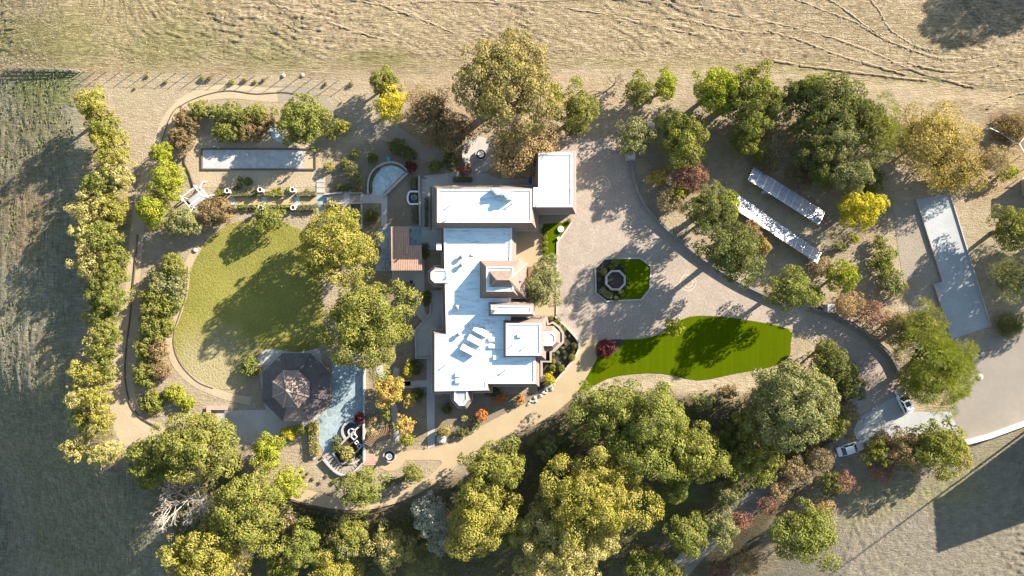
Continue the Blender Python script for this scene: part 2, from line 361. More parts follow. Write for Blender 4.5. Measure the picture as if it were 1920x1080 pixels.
STY = {
 'olive': ((0.195,0.205,0.035),(0.11,0.13,0.027),(0.26,0.235,0.07)),
 'green': ((0.185,0.205,0.04),(0.10,0.125,0.026),(0.24,0.23,0.07)),
 'gold': ((0.275,0.25,0.035),(0.155,0.16,0.03),(0.33,0.28,0.085)),
 'dark': ((0.12,0.135,0.035),(0.08,0.097,0.028),(0.17,0.165,0.06)),
 'lime': ((0.25,0.27,0.022),(0.17,0.21,0.018),(0.32,0.30,0.05)),
 'yellow': ((0.44,0.36,0.02),(0.30,0.28,0.02),(0.48,0.40,0.06)),
 'sage': ((0.205,0.205,0.07),(0.13,0.145,0.05),(0.27,0.255,0.12)),
 'silver': ((0.28,0.285,0.24),(0.18,0.19,0.16),(0.36,0.36,0.31)),
 'euca': ((0.265,0.22,0.072),(0.15,0.14,0.048),(0.33,0.265,0.115)),
 'cream': ((0.35,0.30,0.085),(0.19,0.185,0.045),(0.43,0.37,0.17)),
 'autumn': ((0.30,0.23,0.135),(0.26,0.215,0.135),(0.38,0.225,0.08)),
 'tan': ((0.30,0.23,0.145),(0.23,0.175,0.11),(0.34,0.26,0.12)),
 'amber': ((0.31,0.24,0.085),(0.25,0.195,0.09),(0.38,0.29,0.07)),
 'red': ((0.24,0.105,0.085),(0.18,0.09,0.075),(0.27,0.165,0.10)),
 'maroon': ((0.14,0.03,0.035),(0.09,0.02,0.03),(0.20,0.06,0.06)),
 'orange': ((0.52,0.19,0.06),(0.42,0.13,0.05),(0.55,0.30,0.09)),
 'cedar': ((0.185,0.225,0.03),(0.12,0.155,0.024),(0.25,0.24,0.05)),
 'brown': ((0.20,0.15,0.07),(0.15,0.12,0.055),(0.27,0.18,0.09)),
 'peach': ((0.42,0.34,0.06),(0.30,0.30,0.055),(0.48,0.26,0.11)),
}
for k_, v_ in STY.items(): M['leaf_'+k_] = M_leaf(k_+'_foliage', *v_)
# ------------------------------------------------------------------ ground sheet
def axis(lo, hi):
    far = [160, 210, 300, 450, 800, 1500, 3000]
    return np.array([-f for f in far[::-1] if -f < lo-5]+list(np.arange(lo, hi+0.5, 1.0))+[f for f in far if f > hi+5], float)
xs = axis(-130, 130); ys = axis(-90, 90)
GX, GY = np.meshgrid(xs, ys); GZ = T(GX, GY)
nx, ny = len(xs), len(ys)
V = np.stack([GX, GY, GZ], -1).reshape(-1, 3)
idx = np.arange(nx*ny).reshape(ny, nx)
F = np.stack([idx[:-1, :-1], idx[:-1, 1:], idx[1:, 1:], idx[1:, :-1]], -1).reshape(-1, 4)
def np_mesh(name, V, F, mats, cols=None):
    me = bpy.data.meshes.new(name); n = len(V); k = F.shape[1]
    me.vertices.add(n); me.vertices.foreach_set('co', np.ascontiguousarray(V, np.float32).ravel())
    me.loops.add(F.size); me.loops.foreach_set('vertex_index', np.ascontiguousarray(F, np.int32).ravel())
    me.polygons.add(len(F)); me.polygons.foreach_set('loop_start', np.arange(0, F.size, k, dtype=np.int32))
    me.polygons.foreach_set('loop_total', np.full(len(F), k, np.int32))
    if cols:
        for nm, ty, arr in cols:
            a = me.attributes.new(nm, ty, 'POINT')
            a.data.foreach_set('color' if ty == 'FLOAT_COLOR' else 'value', np.ascontiguousarray(arr, np.float32).ravel())
    for m in mats: me.materials.append(m)
    me.update(calc_edges=True); return me
def polydist(px, py, poly):
    """signed distance (negative inside)"""
    d = np.full(px.shape, 1e9); inside = np.zeros(px.shape, bool); n = len(poly)
    for i in range(n):
        x1, y1 = poly[i]; x2, y2 = poly[(i+1) % n]
        dx, dy = x2-x1, y2-y1; L = dx*dx+dy*dy+1e-9
        t_ = np.clip(((px-x1)*dx+(py-y1)*dy)/L, 0, 1)
        d = np.minimum(d, np.hypot(px-x1-t_*dx, py-y1-t_*dy))
        c = ((y1 > py) != (y2 > py)) & (px < (x2-x1)*(py-y1)/(dy if abs(dy) > 1e-9 else 1e-9)+x1)
        inside ^= c
    return np.where(inside, -d, d)
rng = np.random.default_rng(3)
def paint(poly, c, feather=20, k=1.0, veg=None):
    global tintc, vegc
    d = polydist(PXg, PYg, poly)+wob*min(1, feather/25)
    w_ = (1-sstep(-feather, feather, d))*k
    tintc = tintc*(1-w_[:, None])+np.array(c)*w_[:, None]
    if veg is not None: vegc = vegc*(1-w_)+veg*w_
def paint_ground(V):  # ground tints painted inside outlines given in image pixels
    global PXg, PYg, tintc, vegc, wob
    PXg = V[:, 0]*10+960; PYg = 540-V[:, 1]*10          # image pixels at ground level
    tintc = np.zeros((len(V), 3)); tintc[:] = (0.405, 0.322, 0.225); vegc = np.ones(len(V))
    wob = 14*np.sin(PXg*0.031+PYg*0.012)+9*np.sin(PYg*0.057+2)+7*np.sin(PXg*0.11)*np.cos(PYg*0.09)
    GREEN = (0.25, 0.235, 0.10)
    paint([(-400,30),(60,20),(200,60),(400,60),(560,95),(640,120),(560,130),(300,128),(-400,120)], GREEN, 40, 0.75)
    paint([(-400,-300),(300,-300),(420,40),(-400,60)], (0.36,0.30,0.16), 60, 0.5)
    paint([(560,85),(760,100),(860,110),(860,125),(640,122)], GREEN, 14, 0.7)
    paint([(1050,112),(1250,106),(1470,115),(1600,128),(1760,150),(1760,158),(1500,138),(1250,124),(1050,126)], (0.33,0.30,0.15), 12, 0.6)
    paint([(1020,128),(1300,126),(1500,135),(1760,165),(1900,180),(1900,200),(1700,185),(1500,150),(1200,142)], (0.40,0.315,0.21), 10, 0.7, 0.2)
    # estate plateau: bare tan dirt
    paint([(180,140),(700,140),(900,120),(1300,135),(1500,150),(1700,180),(1900,230),(1960,330),(1960,640),(1700,800),(1500,760),(1300,740),(1080,740),(900,900),(640,960),(480,880),(330,800),(240,850),(200,740),(240,420),(200,250)], (0.335,0.27,0.195), 14, 1.0, 0.25)
    # west slope: thin green-brown grass, tint cooled for its shade
    paint([(-600,125),(150,135),(170,200),(150,420),(150,700),(140,860),(240,880),(320,1000),(330,1300),(-600,1300)], (0.30,0.275,0.215), 20, 0.95, 0.8)
    paint([(0,135),(140,140),(130,200),(60,240),(20,200)], (0.19,0.21,0.08), 25, 0.8)
    paint([(-60,190),(140,210),(110,300),(60,400),(-60,480)], (0.27,0.235,0.165), 30, 0.85)  # warmer tint painted where the upper slope lies in sun
    paint([(10,370),(90,360),(110,440),(60,490),(10,480)], (0.33,0.24,0.16), 22, 0.8)  # brown brush tint with a sunlit patch painted in
    paint([(70,640),(105,640),(100,740),(60,760)], (0.42,0.35,0.22), 14, 0.8)  # pale tint painted in for a sunlit gap in the shade
    # woods floor: litter tint darkened for shade under the trees
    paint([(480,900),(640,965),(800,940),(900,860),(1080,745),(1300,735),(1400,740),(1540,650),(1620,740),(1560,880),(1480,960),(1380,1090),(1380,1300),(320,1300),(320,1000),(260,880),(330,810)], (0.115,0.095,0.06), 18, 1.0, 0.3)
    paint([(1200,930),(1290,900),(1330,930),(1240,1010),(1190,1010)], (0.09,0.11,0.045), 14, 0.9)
    paint([(1080,745),(1140,712),(1300,715),(1400,705),(1480,680),(1540,640),(1520,700),(1400,740),(1250,735)], (0.42,0.34,0.25), 10, 0.9)
    # south-east field
    paint([(1570,860),(1660,885),(1800,850),(1960,800),(2400,700),(2400,1400),(1440,1400),(1440,1080),(1560,980)], (0.22,0.19,0.152), 12, 1.0, 0.35)
    paint([(1600,900),(1780,880),(1860,850),(1800,930),(1690,975),(1590,985)], (0.22,0.20,0.10), 28, 0.6)
    # under the north-east trees
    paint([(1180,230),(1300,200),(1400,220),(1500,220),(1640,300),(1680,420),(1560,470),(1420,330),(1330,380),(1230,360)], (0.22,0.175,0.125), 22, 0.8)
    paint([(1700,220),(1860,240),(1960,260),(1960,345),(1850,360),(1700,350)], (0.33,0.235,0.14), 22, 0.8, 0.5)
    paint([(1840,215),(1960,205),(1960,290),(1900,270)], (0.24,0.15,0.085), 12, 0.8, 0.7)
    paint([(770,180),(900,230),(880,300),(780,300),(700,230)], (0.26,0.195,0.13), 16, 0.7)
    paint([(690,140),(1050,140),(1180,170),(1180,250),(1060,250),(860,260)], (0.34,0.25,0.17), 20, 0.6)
    # house gardens, darker soil
    paint([(620,330),(700,290),(860,300),(860,330),(800,430),(800,680),(690,700),(610,420)], (0.24,0.195,0.14), 10, 0.9)
    paint([(700,690),(815,680),(815,740),(1000,745),(960,770),(870,810),(780,830),(700,800)], (0.23,0.19,0.14), 10, 0.8)
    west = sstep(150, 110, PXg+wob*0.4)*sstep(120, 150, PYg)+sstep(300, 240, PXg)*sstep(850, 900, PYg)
    return [('tint', 'FLOAT_COLOR', np.concatenate([tintc, np.ones((len(V), 1))], 1)), ('veg', 'FLOAT', vegc), ('west', 'FLOAT', np.clip(west, 0, 1))]
gm = np_mesh('ground', V, F, [M['ground']], paint_ground(V))
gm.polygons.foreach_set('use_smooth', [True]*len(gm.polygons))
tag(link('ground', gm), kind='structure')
# rough relief: trampled, combed grass and clods modelled on finer sheets over the open fields
def vnoise(x, y, seed):
    r_ = np.random.default_rng(seed); G = r_.uniform(-1, 1, (256, 256)); xi = np.floor(x).astype(int); yi = np.floor(y).astype(int)
    fx = x-xi; fy = y-yi; fx = fx*fx*(3-2*fx); fy = fy*fy*(3-2*fy); g = lambda a, b: G[a % 256, b % 256]
    return (g(xi, yi)*(1-fx)+g(xi+1, yi)*fx)*(1-fy)+(g(xi, yi+1)*(1-fx)+g(xi+1, yi+1)*fx)*fy
def relief_sheet(name, poly, step, ang, amp, stretch, seed):
    P = WP(poly); lo = np.min(P, 0); hi = np.max(P, 0)
    x = np.arange(lo[0], hi[0], step); y = np.arange(lo[1], hi[1], step); X, Y = np.meshgrid(x, y)
    d = polydist(X, Y, P); edge = np.clip(-d/2.0, 0, 1)
    a = R(ang)+0.35*vnoise(X*0.05, Y*0.05, seed+9); u = X*np.cos(a)+Y*np.sin(a); v = -X*np.sin(a)+Y*np.cos(a)
    wv = v+0.9*vnoise(X*0.25, Y*0.25, seed+5)
    h_ = vnoise(u*stretch[0], wv*stretch[1], seed)+0.6*vnoise(u*stretch[0]*2.3, wv*stretch[1]*2.1, seed+1)+0.45*vnoise(X*1.9, Y*1.9, seed+2)
    h_ *= amp*(0.55+0.45*vnoise(X*0.08, Y*0.08, seed+3))
    Z = T(X, Y)+(0.10+h_)*edge-0.22*(1-edge)
    idx = np.arange(X.size).reshape(X.shape); keep = (d < 0.6)
    kf = keep[:-1, :-1] & keep[1:, 1:] & keep[:-1, 1:] & keep[1:, :-1]
    Fq = np.stack([idx[:-1, :-1], idx[:-1, 1:], idx[1:, 1:], idx[1:, :-1]], -1)[kf]
    used = np.unique(Fq); rm = np.full(X.size, -1); rm[used] = np.arange(len(used))
    Vv = np.stack([X, Y, Z], -1).reshape(-1, 3)[used]; me = np_mesh(name, Vv, rm[Fq], [M['ground']], paint_ground(Vv))
    me.polygons.foreach_set('use_smooth', [True]*len(me.polygons)); tag(link(name, me), kind='structure')
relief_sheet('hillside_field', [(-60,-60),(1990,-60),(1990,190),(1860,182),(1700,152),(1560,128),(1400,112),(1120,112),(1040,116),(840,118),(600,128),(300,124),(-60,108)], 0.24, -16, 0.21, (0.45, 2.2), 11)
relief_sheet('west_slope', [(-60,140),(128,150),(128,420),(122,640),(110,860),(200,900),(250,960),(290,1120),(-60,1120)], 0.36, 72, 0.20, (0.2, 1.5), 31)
relief_sheet('south_east_field', [(1600,900),(1700,912),(1800,868),(1990,800),(1990,1120),(1480,1120),(1560,1060),(1590,970)], 0.26, 20, 0.24, (0.9, 1.2), 51)

# ------------------------------------------------------------------ sheets of paving, lawn and path
DRIVE = [(1040,262),(1100,259),(1160,258),(1178,296),(1186,330),(1196,362),(1214,394),(1250,430),(1310,478),(1380,523),(1440,553),(1500,580),(1560,598),(1612,628),(1652,662),(1682,702),(1698,738),(1662,752),(1612,780),(1585,735),(1568,690),(1545,662),(1518,640),(1482,617),(1400,600),(1330,592),(1288,594),(1262,608),(1238,625),(1200,635),(1125,638),(1086,638),(1062,612),(1041,592),(1043,455),(1070,420),(1060,400),(1040,390)]
sheet('driveway', WP(DRIVE), 0.03, M['paver'])
sheet('sand_path', WP(smooth([(1086,638),(1126,638),(1119,670),(1097,712),(1074,745),(1035,777),(985,805),(930,826),(885,850),(850,878),(815,905),(770,932),(720,950),(670,957),(620,953),(575,944),(535,930),(545,912),(585,920),(630,933),(690,938),(740,926),(790,902),(818,880),(825,863),(760,862),(758,846),(800,842),(830,836),(868,816),(900,800),(950,775),(1000,748),(1038,720),(1062,690),(1083,660)], 3)), 0.035, M['concrete_warm'])
sheet('synthetic_lawn', WP(smooth([(1084,735),(1098,712),(1117,678),(1126,668),(1150,664),(1166,645),(1172,637),(1200,636),(1240,626),(1264,609),(1290,595),(1330,592),(1400,600),(1478,617),(1482,645),(1478,670),(1445,688),(1380,700),(1310,713),(1240,700),(1180,702),(1140,710),(1105,728)], 3)), 0.06, M['turf'])
sheet('mulch_bed', WP(smooth([(1120,642),(1140,637),(1172,637),(1166,648),(1150,665),(1124,671),(1117,660)], 3)), 0.05, M['mulch'])
sheet('lawn', WP(smooth([(372,470),(410,432),(450,415),(500,412),(560,430),(600,470),(604,560),(606,640),(560,660),(500,655),(470,690),(462,722),(420,730),(370,715),(338,680),(326,640),(332,600),(350,550),(352,500)], 3)), 0.03, M['lawn'])
cl = smooth([(372,462),(352,500),(346,545),(334,585),(321,620),(319,650),(332,685),(362,715),(398,733),(430,744),(470,752)], 4, False)
L_, R_ = ribbon(WP(cl), 1.5); sheet('lawn_path', L_+R_[::-1], 0.036, M['path_dirt'])
cl = smooth([(560,178),(500,178),(440,172),(390,176),(345,195),(315,230),(300,270),(272,350),(262,400),(256,440),(252,500),(246,560),(240,620),(232,680),(228,730),(240,770),(262,795),(300,806)], 4, False)
ws = [2.6+(2.0 if 560 < q[1] < 790 and q[0] < 270 else 0) for q in cl]
L_, R_ = ribbon(WP(cl), ws); sheet('perimeter_path', L_+R_[::-1], 0.025, M['path_dirt'])
sheet('turnaround', WP(smooth([(208,700),(236,690),(250,760),(275,790),(310,803),(280,830),(236,838),(212,800),(205,750)], 3)), 0.034, M['path_dirt'])
cl = smooth([(520,180),(580,178),(640,225),(690,238),(735,245),(770,268),(800,290),(840,292),(868,270)], 4, False)
L_, R_ = ribbon(WP(cl), 2.4); sheet('upper_garden_path', L_+R_[::-1], 0.027, M['gravel'])
sheet('court_surround', WP(smooth([(362,262),(420,250),(500,240),(560,262),(600,300),(604,345),(520,352),(400,352),(365,345),(348,305)], 3)), 0.022, M['dirt'])
sheet('walled_garden_floor', WP([(612,318),(640,300),(690,262),(720,262),(764,300),(770,330),(790,330),(790,360),(690,362),(612,362)]), 0.018, M['soil_bed'])
# paving round the house (grey, west side)
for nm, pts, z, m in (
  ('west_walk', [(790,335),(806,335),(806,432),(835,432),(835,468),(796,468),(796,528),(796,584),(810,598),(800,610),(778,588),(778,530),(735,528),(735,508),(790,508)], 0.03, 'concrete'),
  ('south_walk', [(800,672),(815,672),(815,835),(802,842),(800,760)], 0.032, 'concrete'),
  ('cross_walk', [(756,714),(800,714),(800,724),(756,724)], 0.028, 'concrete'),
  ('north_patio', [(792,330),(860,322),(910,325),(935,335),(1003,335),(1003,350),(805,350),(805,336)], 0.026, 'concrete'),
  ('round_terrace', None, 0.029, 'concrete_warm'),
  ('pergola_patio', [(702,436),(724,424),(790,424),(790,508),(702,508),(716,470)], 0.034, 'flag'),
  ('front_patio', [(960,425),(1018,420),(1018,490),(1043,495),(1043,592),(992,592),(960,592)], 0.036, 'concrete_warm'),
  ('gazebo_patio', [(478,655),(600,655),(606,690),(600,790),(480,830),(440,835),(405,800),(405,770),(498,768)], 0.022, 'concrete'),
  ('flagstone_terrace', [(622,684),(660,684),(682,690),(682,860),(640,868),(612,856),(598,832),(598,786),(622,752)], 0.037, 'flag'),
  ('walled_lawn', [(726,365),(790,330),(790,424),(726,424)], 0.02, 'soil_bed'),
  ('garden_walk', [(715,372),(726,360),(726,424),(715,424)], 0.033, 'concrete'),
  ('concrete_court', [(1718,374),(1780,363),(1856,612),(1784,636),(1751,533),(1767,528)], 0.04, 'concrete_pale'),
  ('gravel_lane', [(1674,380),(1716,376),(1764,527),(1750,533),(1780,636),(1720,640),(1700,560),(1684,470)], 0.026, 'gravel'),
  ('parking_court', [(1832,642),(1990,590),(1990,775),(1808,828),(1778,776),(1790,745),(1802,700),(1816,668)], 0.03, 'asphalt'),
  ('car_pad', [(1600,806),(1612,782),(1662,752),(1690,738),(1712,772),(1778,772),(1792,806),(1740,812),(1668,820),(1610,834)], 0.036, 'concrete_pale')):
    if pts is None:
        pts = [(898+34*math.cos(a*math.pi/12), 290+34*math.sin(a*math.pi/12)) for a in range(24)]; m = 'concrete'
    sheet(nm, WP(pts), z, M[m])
sheet('tanbark_bed', WP([(1018,420),(1072,416),(1043,455),(1043,492),(1018,490)]), 0.03, M['turf'])
sheet('foundation_bed', WP([(1024,594),(1041,594),(1062,614),(1084,640),(1082,660),(1062,690),(1030,722),(1008,735),(1008,668)]), 0.028, M['mulch'])
sheet('south_garden_bed', WP([(816,745),(1010,738),(1000,748),(950,773),(868,814),(816,832)]), 0.024, M['soil_bed'])
cl = smooth([(1590,826),(1560,852),(1510,880),(1450,915),(1400,950),(1350,1005),(1290,1080),(1240,1150)], 5, False)
L_, R_ = ribbon(WP(cl), 4.2); sheet('wooded_lane', L_+R_[::-1], 0.09, M['road'], drape=True)
for nm, cpts, w_ in (('curved_walk', [(712,682),(715,705),(735,728),(760,722),(800,719)], 1.3), ('curved_walk', [(745,690),(742,702),(750,716),(770,718)], 1.1), ('fountain_walk', [(728,728),(738,762),(743,800),(741,836)], 1.2)):
    cl = smooth(cpts, 5, False); L_, R_ = ribbon(WP(cl), w_); sheet(nm, L_+R_[::-1], 0.038, M['concrete'])
circ = lambda cx, cy, r, n=40: [(cx+r*math.cos(2*math.pi*k/n), cy+r*math.sin(2*math.pi*k/n)) for k in range(n)]
sheet('fountain_plaza', WP(circ(731, 853, 30)), 0.045, M['concrete_warm'])
# paver medallions set into the driveway
def ring_sheet(name, c, r0, r1, z, m, parent=None, n=40):
    vs_ = []; fs = []
    for k in range(n):
        a = 2*math.pi*k/n; vs_ += [(c[0]+r0*math.cos(a), c[1]+r0*math.sin(a), z), (c[0]+r1*math.cos(a), c[1]+r1*math.sin(a), z)]
    for k in range(n): a = 2*k; b = 2*((k+1) % n); fs.append((a, a+1, b+1, b))
    return MB().add(vs_, fs).build(name, m, parent)
drv = bpy.data.objects['driveway']
for cx, cy in ((1079,572),(1290,530),(1128,345)):
    c = W(cx, cy)
    for r0, r1, m in ((1.35, 1.6, 'paver_band'), (0.75, 1.0, 'paver_band'), (0.02, 0.35, 'paver_dark')): ring_sheet('paver_ring', c, r0, r1, 0.036, M[m], drv)
# scored joints of the sand path, car pad and court: narrow recessed-looking strips of darker grout
def joints(parent, segs, w_, z, m):
    for a, b in segs:
        MB().add([(*q, z) for q in (lambda A, B: ribbon([A, B], w_)[0]+ribbon([A, B], w_)[1][::-1])(W(*a), W(*b))], [(0, 1, 2, 3)]).build('joint', m, parent)
joints(bpy.data.objects['car_pad'], [((1640,765),(1662,818)),((1690,742),(1722,812)),((1750,773),(1765,809)),((1606,800),(1776,790))], 0.09, 0.041, M['concrete'])
joints(bpy.data.objects['concrete_court'], [((1737,430),(1799,417)),((1755,478),(1816,466)),((1770,580),(1842,562))], 0.08, 0.045, M['concrete'])
joints(bpy.data.objects['sand_path'], [((1062,690),(1097,712)),((1018,736),(1045,770)),((965,768),(985,805)),((905,798),(920,830)),((868,816),(885,850)),((818,880),(850,878)),((760,914),(775,930)),((690,938),(690,955))], 0.07, 0.040, M['path_dirt'])
# cattle trails on the hill: trodden steps with a low bank on the uphill side
M['trail'] = M_earth('trodden_trail_soil', (0.31,0.24,0.155), (0.25,0.19,0.12), 0.3, 4, 0.6, 0.4, 0.7)
def bank(name, pts, w_, h_, label):
    cl = [(q[0]+rnd.uniform(-.1,.1), q[1]+rnd.uniform(-.1,.1)) for q in WP(smooth(pts, 14, False))]; mb = MB(); vs_ = []; n = len(cl)
    for i in range(n):
        d = Vector(cl[min(i+1, n-1)])-Vector(cl[max(i-1, 0)]); d.normalize(); nn = Vector((-d.y, d.x))
        jw = w_*rnd.uniform(0.45, 1.35); hh = h_*rnd.uniform(0.2, 1.3)
        for u, z in ((-jw, -0.03), (-jw*0.15, hh*0.9), (jw*0.3, hh), (jw*1.1, -0.03)):
            p = Vector(cl[i])+nn*u; vs_.append((p.x, p.y, Tz(p.x, p.y)+z+0.16))
    skip = [rnd.random() < 0.05 for _ in range(n)]
    fs = [(i*4+k, i*4+k+1, (i+1)*4+k+1, (i+1)*4+k) for i in range(n-1) if not skip[i] for k in range(3)]
    o = mb.add(vs_, fs).build(name, M['trail']); tag(o, kind='structure'); return o
for pts in ([(640,-5),(720,8),(800,2),(960,5),(1120,-2),(1240,4),(1340,20),(1440,42),(1540,66),(1640,100),(1700,128),(1790,155),(1830,165)],
            [(1475,-5),(1540,20),(1600,42),(1660,75),(1720,98),(1760,108),(1820,110),(1850,98)],
            [(1540,-5),(1570,12),(1620,48),(1670,80)],
            [(1620,-8),(1645,20),(1670,58),(1720,88),(1760,95)],
            [(520,12),(580,28),(640,50),(690,66),(740,80)], [(680,-5),(740,18),(800,40),(850,62)],
            [(1440,58),(1500,76),(1560,100),(1620,118),(1700,140)],[(1440,112),(1540,128),(1640,140),(1740,152)],
            [(1860,155),(1900,150),(1960,145)],[(1850,205),(1900,178),(1960,172)],[(1300,40),(1380,58),(1440,62)],[(1060,16),(1150,30),(1240,52),(1320,66)],[(1700,118),(1760,132),(1820,134),(1880,120)]):
    bank('cattle_trail', pts, 0.2, 0.05, None)
# tufts of dry grass on the hill and rough weeds on the slopes
def tufts(name, n, region, size, m, label, z=0.0, seed=1, jit=0.25, ang=-0.25, wid=0.25):
    r_ = np.random.default_rng(seed)
    X = r_.uniform(region[0], region[2], n); Y = r_.uniform(region[1], region[3], n)
    keep = region[4](X, Y) if len(region) > 4 else np.ones(n, bool)
    x, y = (X[keep]-960)/10, (540-Y[keep])/10; k = len(x)
    s_ = size*r_.uniform(0.5, 1.4, k); a = r_.normal(ang, 0.45, k)
    zz = T(x, y)+z+(0.12 if z == 0 else 0)
    ca, sa = np.cos(a), np.sin(a)
    hgt = s_*r_.uniform(0.12, 0.4, k)
    P = np.empty((k, 4, 3))
    P[:, 0] = np.stack([x-ca*s_, y-sa*s_, zz-0.02], -1); P[:, 1] = np.stack([x+sa*s_*wid, y-ca*s_*wid, zz-0.02], -1)
    P[:, 2] = np.stack([x+ca*s_, y+sa*s_, zz-0.02], -1); P[:, 3] = np.stack([x-sa*s_*jit, y+ca*s_*jit, zz+hgt], -1)
    P2 = P.reshape(-1, 3); b = np.arange(k)*4
    Fq = np.concatenate([np.stack([b, b+1, b+3], -1), np.stack([b+1, b+2, b+3], -1), np.stack([b+2, b, b+3], -1)])
    o = link(name, np_mesh(name, P2, Fq, [m])); tag(o, label, None, None, 'stuff'); o['category'] = 'grass'; return o
M['dust'] = M_plain('dusty_weeds', (0.23, 0.20, 0.15), 0.95, 0.2, 0.4)
M['tuft_green'] = M_plain('weedy_green', (0.17, 0.17, 0.07), 0.95, 0.25, 0.5)
tufts('dry_grass', 12000, (-60, -60, 1980, 125, lambda X, Y: (Y < 108+0.02*np.abs(X-900)) & (np.sin(X*0.01+Y*0.03)+np.sin(X*0.023-Y*0.05) > -0.9)), 0.17, M['straw'], 'straw coloured dry grass tufts covering the hillside field', 0, 1)
tufts('rough_weeds', 9000, (-60, 130, 330, 1120, lambda X, Y: (X < 140) | (Y > 880)), 0.3, M['tuft_green'], 'rough green weeds on the shaded west slope', 0, 2, 0.25, 1.3)
tufts('dry_weeds', 7000, (1560, 850, 1980, 1120, lambda X, Y: Y > 905-0.2*(X-1560)), 0.16, M['dust'], 'dry weeds dotted over the south east field', 0, 3)
tufts('lawn_blades', 9000, (330, 415, 606, 728, lambda X, Y: polydist(X, Y, [(372,470),(450,418),(560,432),(602,480),(602,650),(500,652),(470,700),(370,712),(330,650),(352,520)]) < 0), 0.14, M['lawn'], 'olive lawn grass blades', 0.03, 4)
# ------------------------------------------------------------------ the mansion
house = empty('mansion', (0, 0, 0)); tag(house, 'large mansion with flat white roofs and brown shingled mansard edges', 'house')
win_me = None
def window_mesh():
    mb = MB(); mb.box((0, 0, 0), (1.3, 0.10, 1.5)); return mb.mesh('window', M['window'])
win_me = window_mesh()
frame_me = MB().box((0, 0, 0.8), (1.55, 0.09, 0.12)).box((0, 0, -0.8), (1.55, 0.13, 0.12)).box((-0.72, 0, 0), (0.12, 0.09, 1.5)).box((0.72, 0, 0), (0.12, 0.09, 1.5)).mesh('window_frame', M['white_paint'])
def block(poly, zt, ze, d, open_edges=(), rim=0.3, base=0.0, wall=True, roofm='roof_white'):
    """one flat-roofed wing: walls to the eave, a mansard skirt from eave to roof, a white parapet and the roof deck. poly in image pixels at roof height"""
    P = WP(poly, zt)
    if area2(P) < 0: P = P[::-1]
    E = offset(P, d); n = len(P)
    inner = offset(P, -rim)
    if wall:
        wl_ = offset(P, max(0.05, d-0.45)); w_ = MB().prism(wl_, base, ze+0.02).build('wall', M['stucco'], house)
        for i in range(n):
            a = Vector(wl_[i]); b = Vector(wl_[(i+1) % n]); L = (b-a).length
            if L < 5 or base > 0.5: continue
            k = int(L//4.2); dr = (b-a).normalized(); nn = Vector((dr.y, -dr.x))
            for j in range(k):
                p = a+dr*(L*(j+0.5)/k)+nn*0.03
                o = link('window', win_me, None, w_, (p.x, p.y, 1.9), math.atan2(dr.y, dr.x))
    vs_ = [(p[0], p[1], ze) for p in E]+[(p[0], p[1], zt+0.06) for p in P]+[(p[0], p[1], ze-0.18) for p in E]+[(p[0], p[1], ze-0.18) for p in inner]
    fs = [(i, (i+1) % n, n+(i+1) % n, n+i) for i in range(n)]+[(2*n+i, 2*n+(i+1) % n, (i+1) % n, i) for i in range(n)]+[(3*n+i, 3*n+(i+1) % n, 2*n+(i+1) % n, 2*n+i) for i in range(n)]
    mans = MB().add(vs_, fs).build('mansard', M['shingle'], house)
    g = []  # white gutter line at the eave
    E2 = offset(E, 0.07); E3 = offset(E, 0.005)
    vs_ = [(p[0], p[1], ze-0.12) for p in E2]+[(p[0], p[1], ze+0.02) for p in E2]+[(p[0], p[1], ze+0.02) for p in E3]+[(p[0], p[1], ze-0.12) for p in E3]
    MB().add(vs_, [(k*n+i, k*n+(i+1) % n, ((k+1) % 4)*n+(i+1) % n, ((k+1) % 4)*n+i) for k in range(4) for i in range(n)]).build('gutter', M['grey_metal'], mans)
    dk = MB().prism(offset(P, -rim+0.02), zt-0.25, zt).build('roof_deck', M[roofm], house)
    Po = offset(P, 0.03); vs_ = [(p[0], p[1], zt-0.1) for p in Po]+[(p[0], p[1], zt+0.13) for p in Po]+[(p[0], p[1], zt+0.13) for p in inner]+[(p[0], p[1], zt-0.1) for p in inner]
    MB().add(vs_, [(k*n+i, k*n+(i+1) % n, ((k+1) % 4)*n+(i+1) % n, ((k+1) % 4)*n+i) for k in range(4) for i in range(n)]).build('parapet', M['white_paint'], dk)
    return dk
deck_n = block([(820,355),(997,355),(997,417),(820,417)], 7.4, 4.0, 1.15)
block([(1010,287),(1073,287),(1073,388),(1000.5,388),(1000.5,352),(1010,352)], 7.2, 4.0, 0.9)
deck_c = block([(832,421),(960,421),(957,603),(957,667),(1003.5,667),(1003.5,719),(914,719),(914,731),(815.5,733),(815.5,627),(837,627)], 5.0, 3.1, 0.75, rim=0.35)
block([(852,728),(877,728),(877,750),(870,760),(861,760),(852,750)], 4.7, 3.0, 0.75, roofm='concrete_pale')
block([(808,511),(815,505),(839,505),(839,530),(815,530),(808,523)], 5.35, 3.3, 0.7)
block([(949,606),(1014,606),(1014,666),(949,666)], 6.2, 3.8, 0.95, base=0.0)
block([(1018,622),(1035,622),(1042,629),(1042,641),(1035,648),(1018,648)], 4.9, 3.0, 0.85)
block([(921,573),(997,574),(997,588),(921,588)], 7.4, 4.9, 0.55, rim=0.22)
block([(912,500.5),(962,500.5),(962,546),(912,546)], 7.9, 5.0, 1.25, rim=0.2)
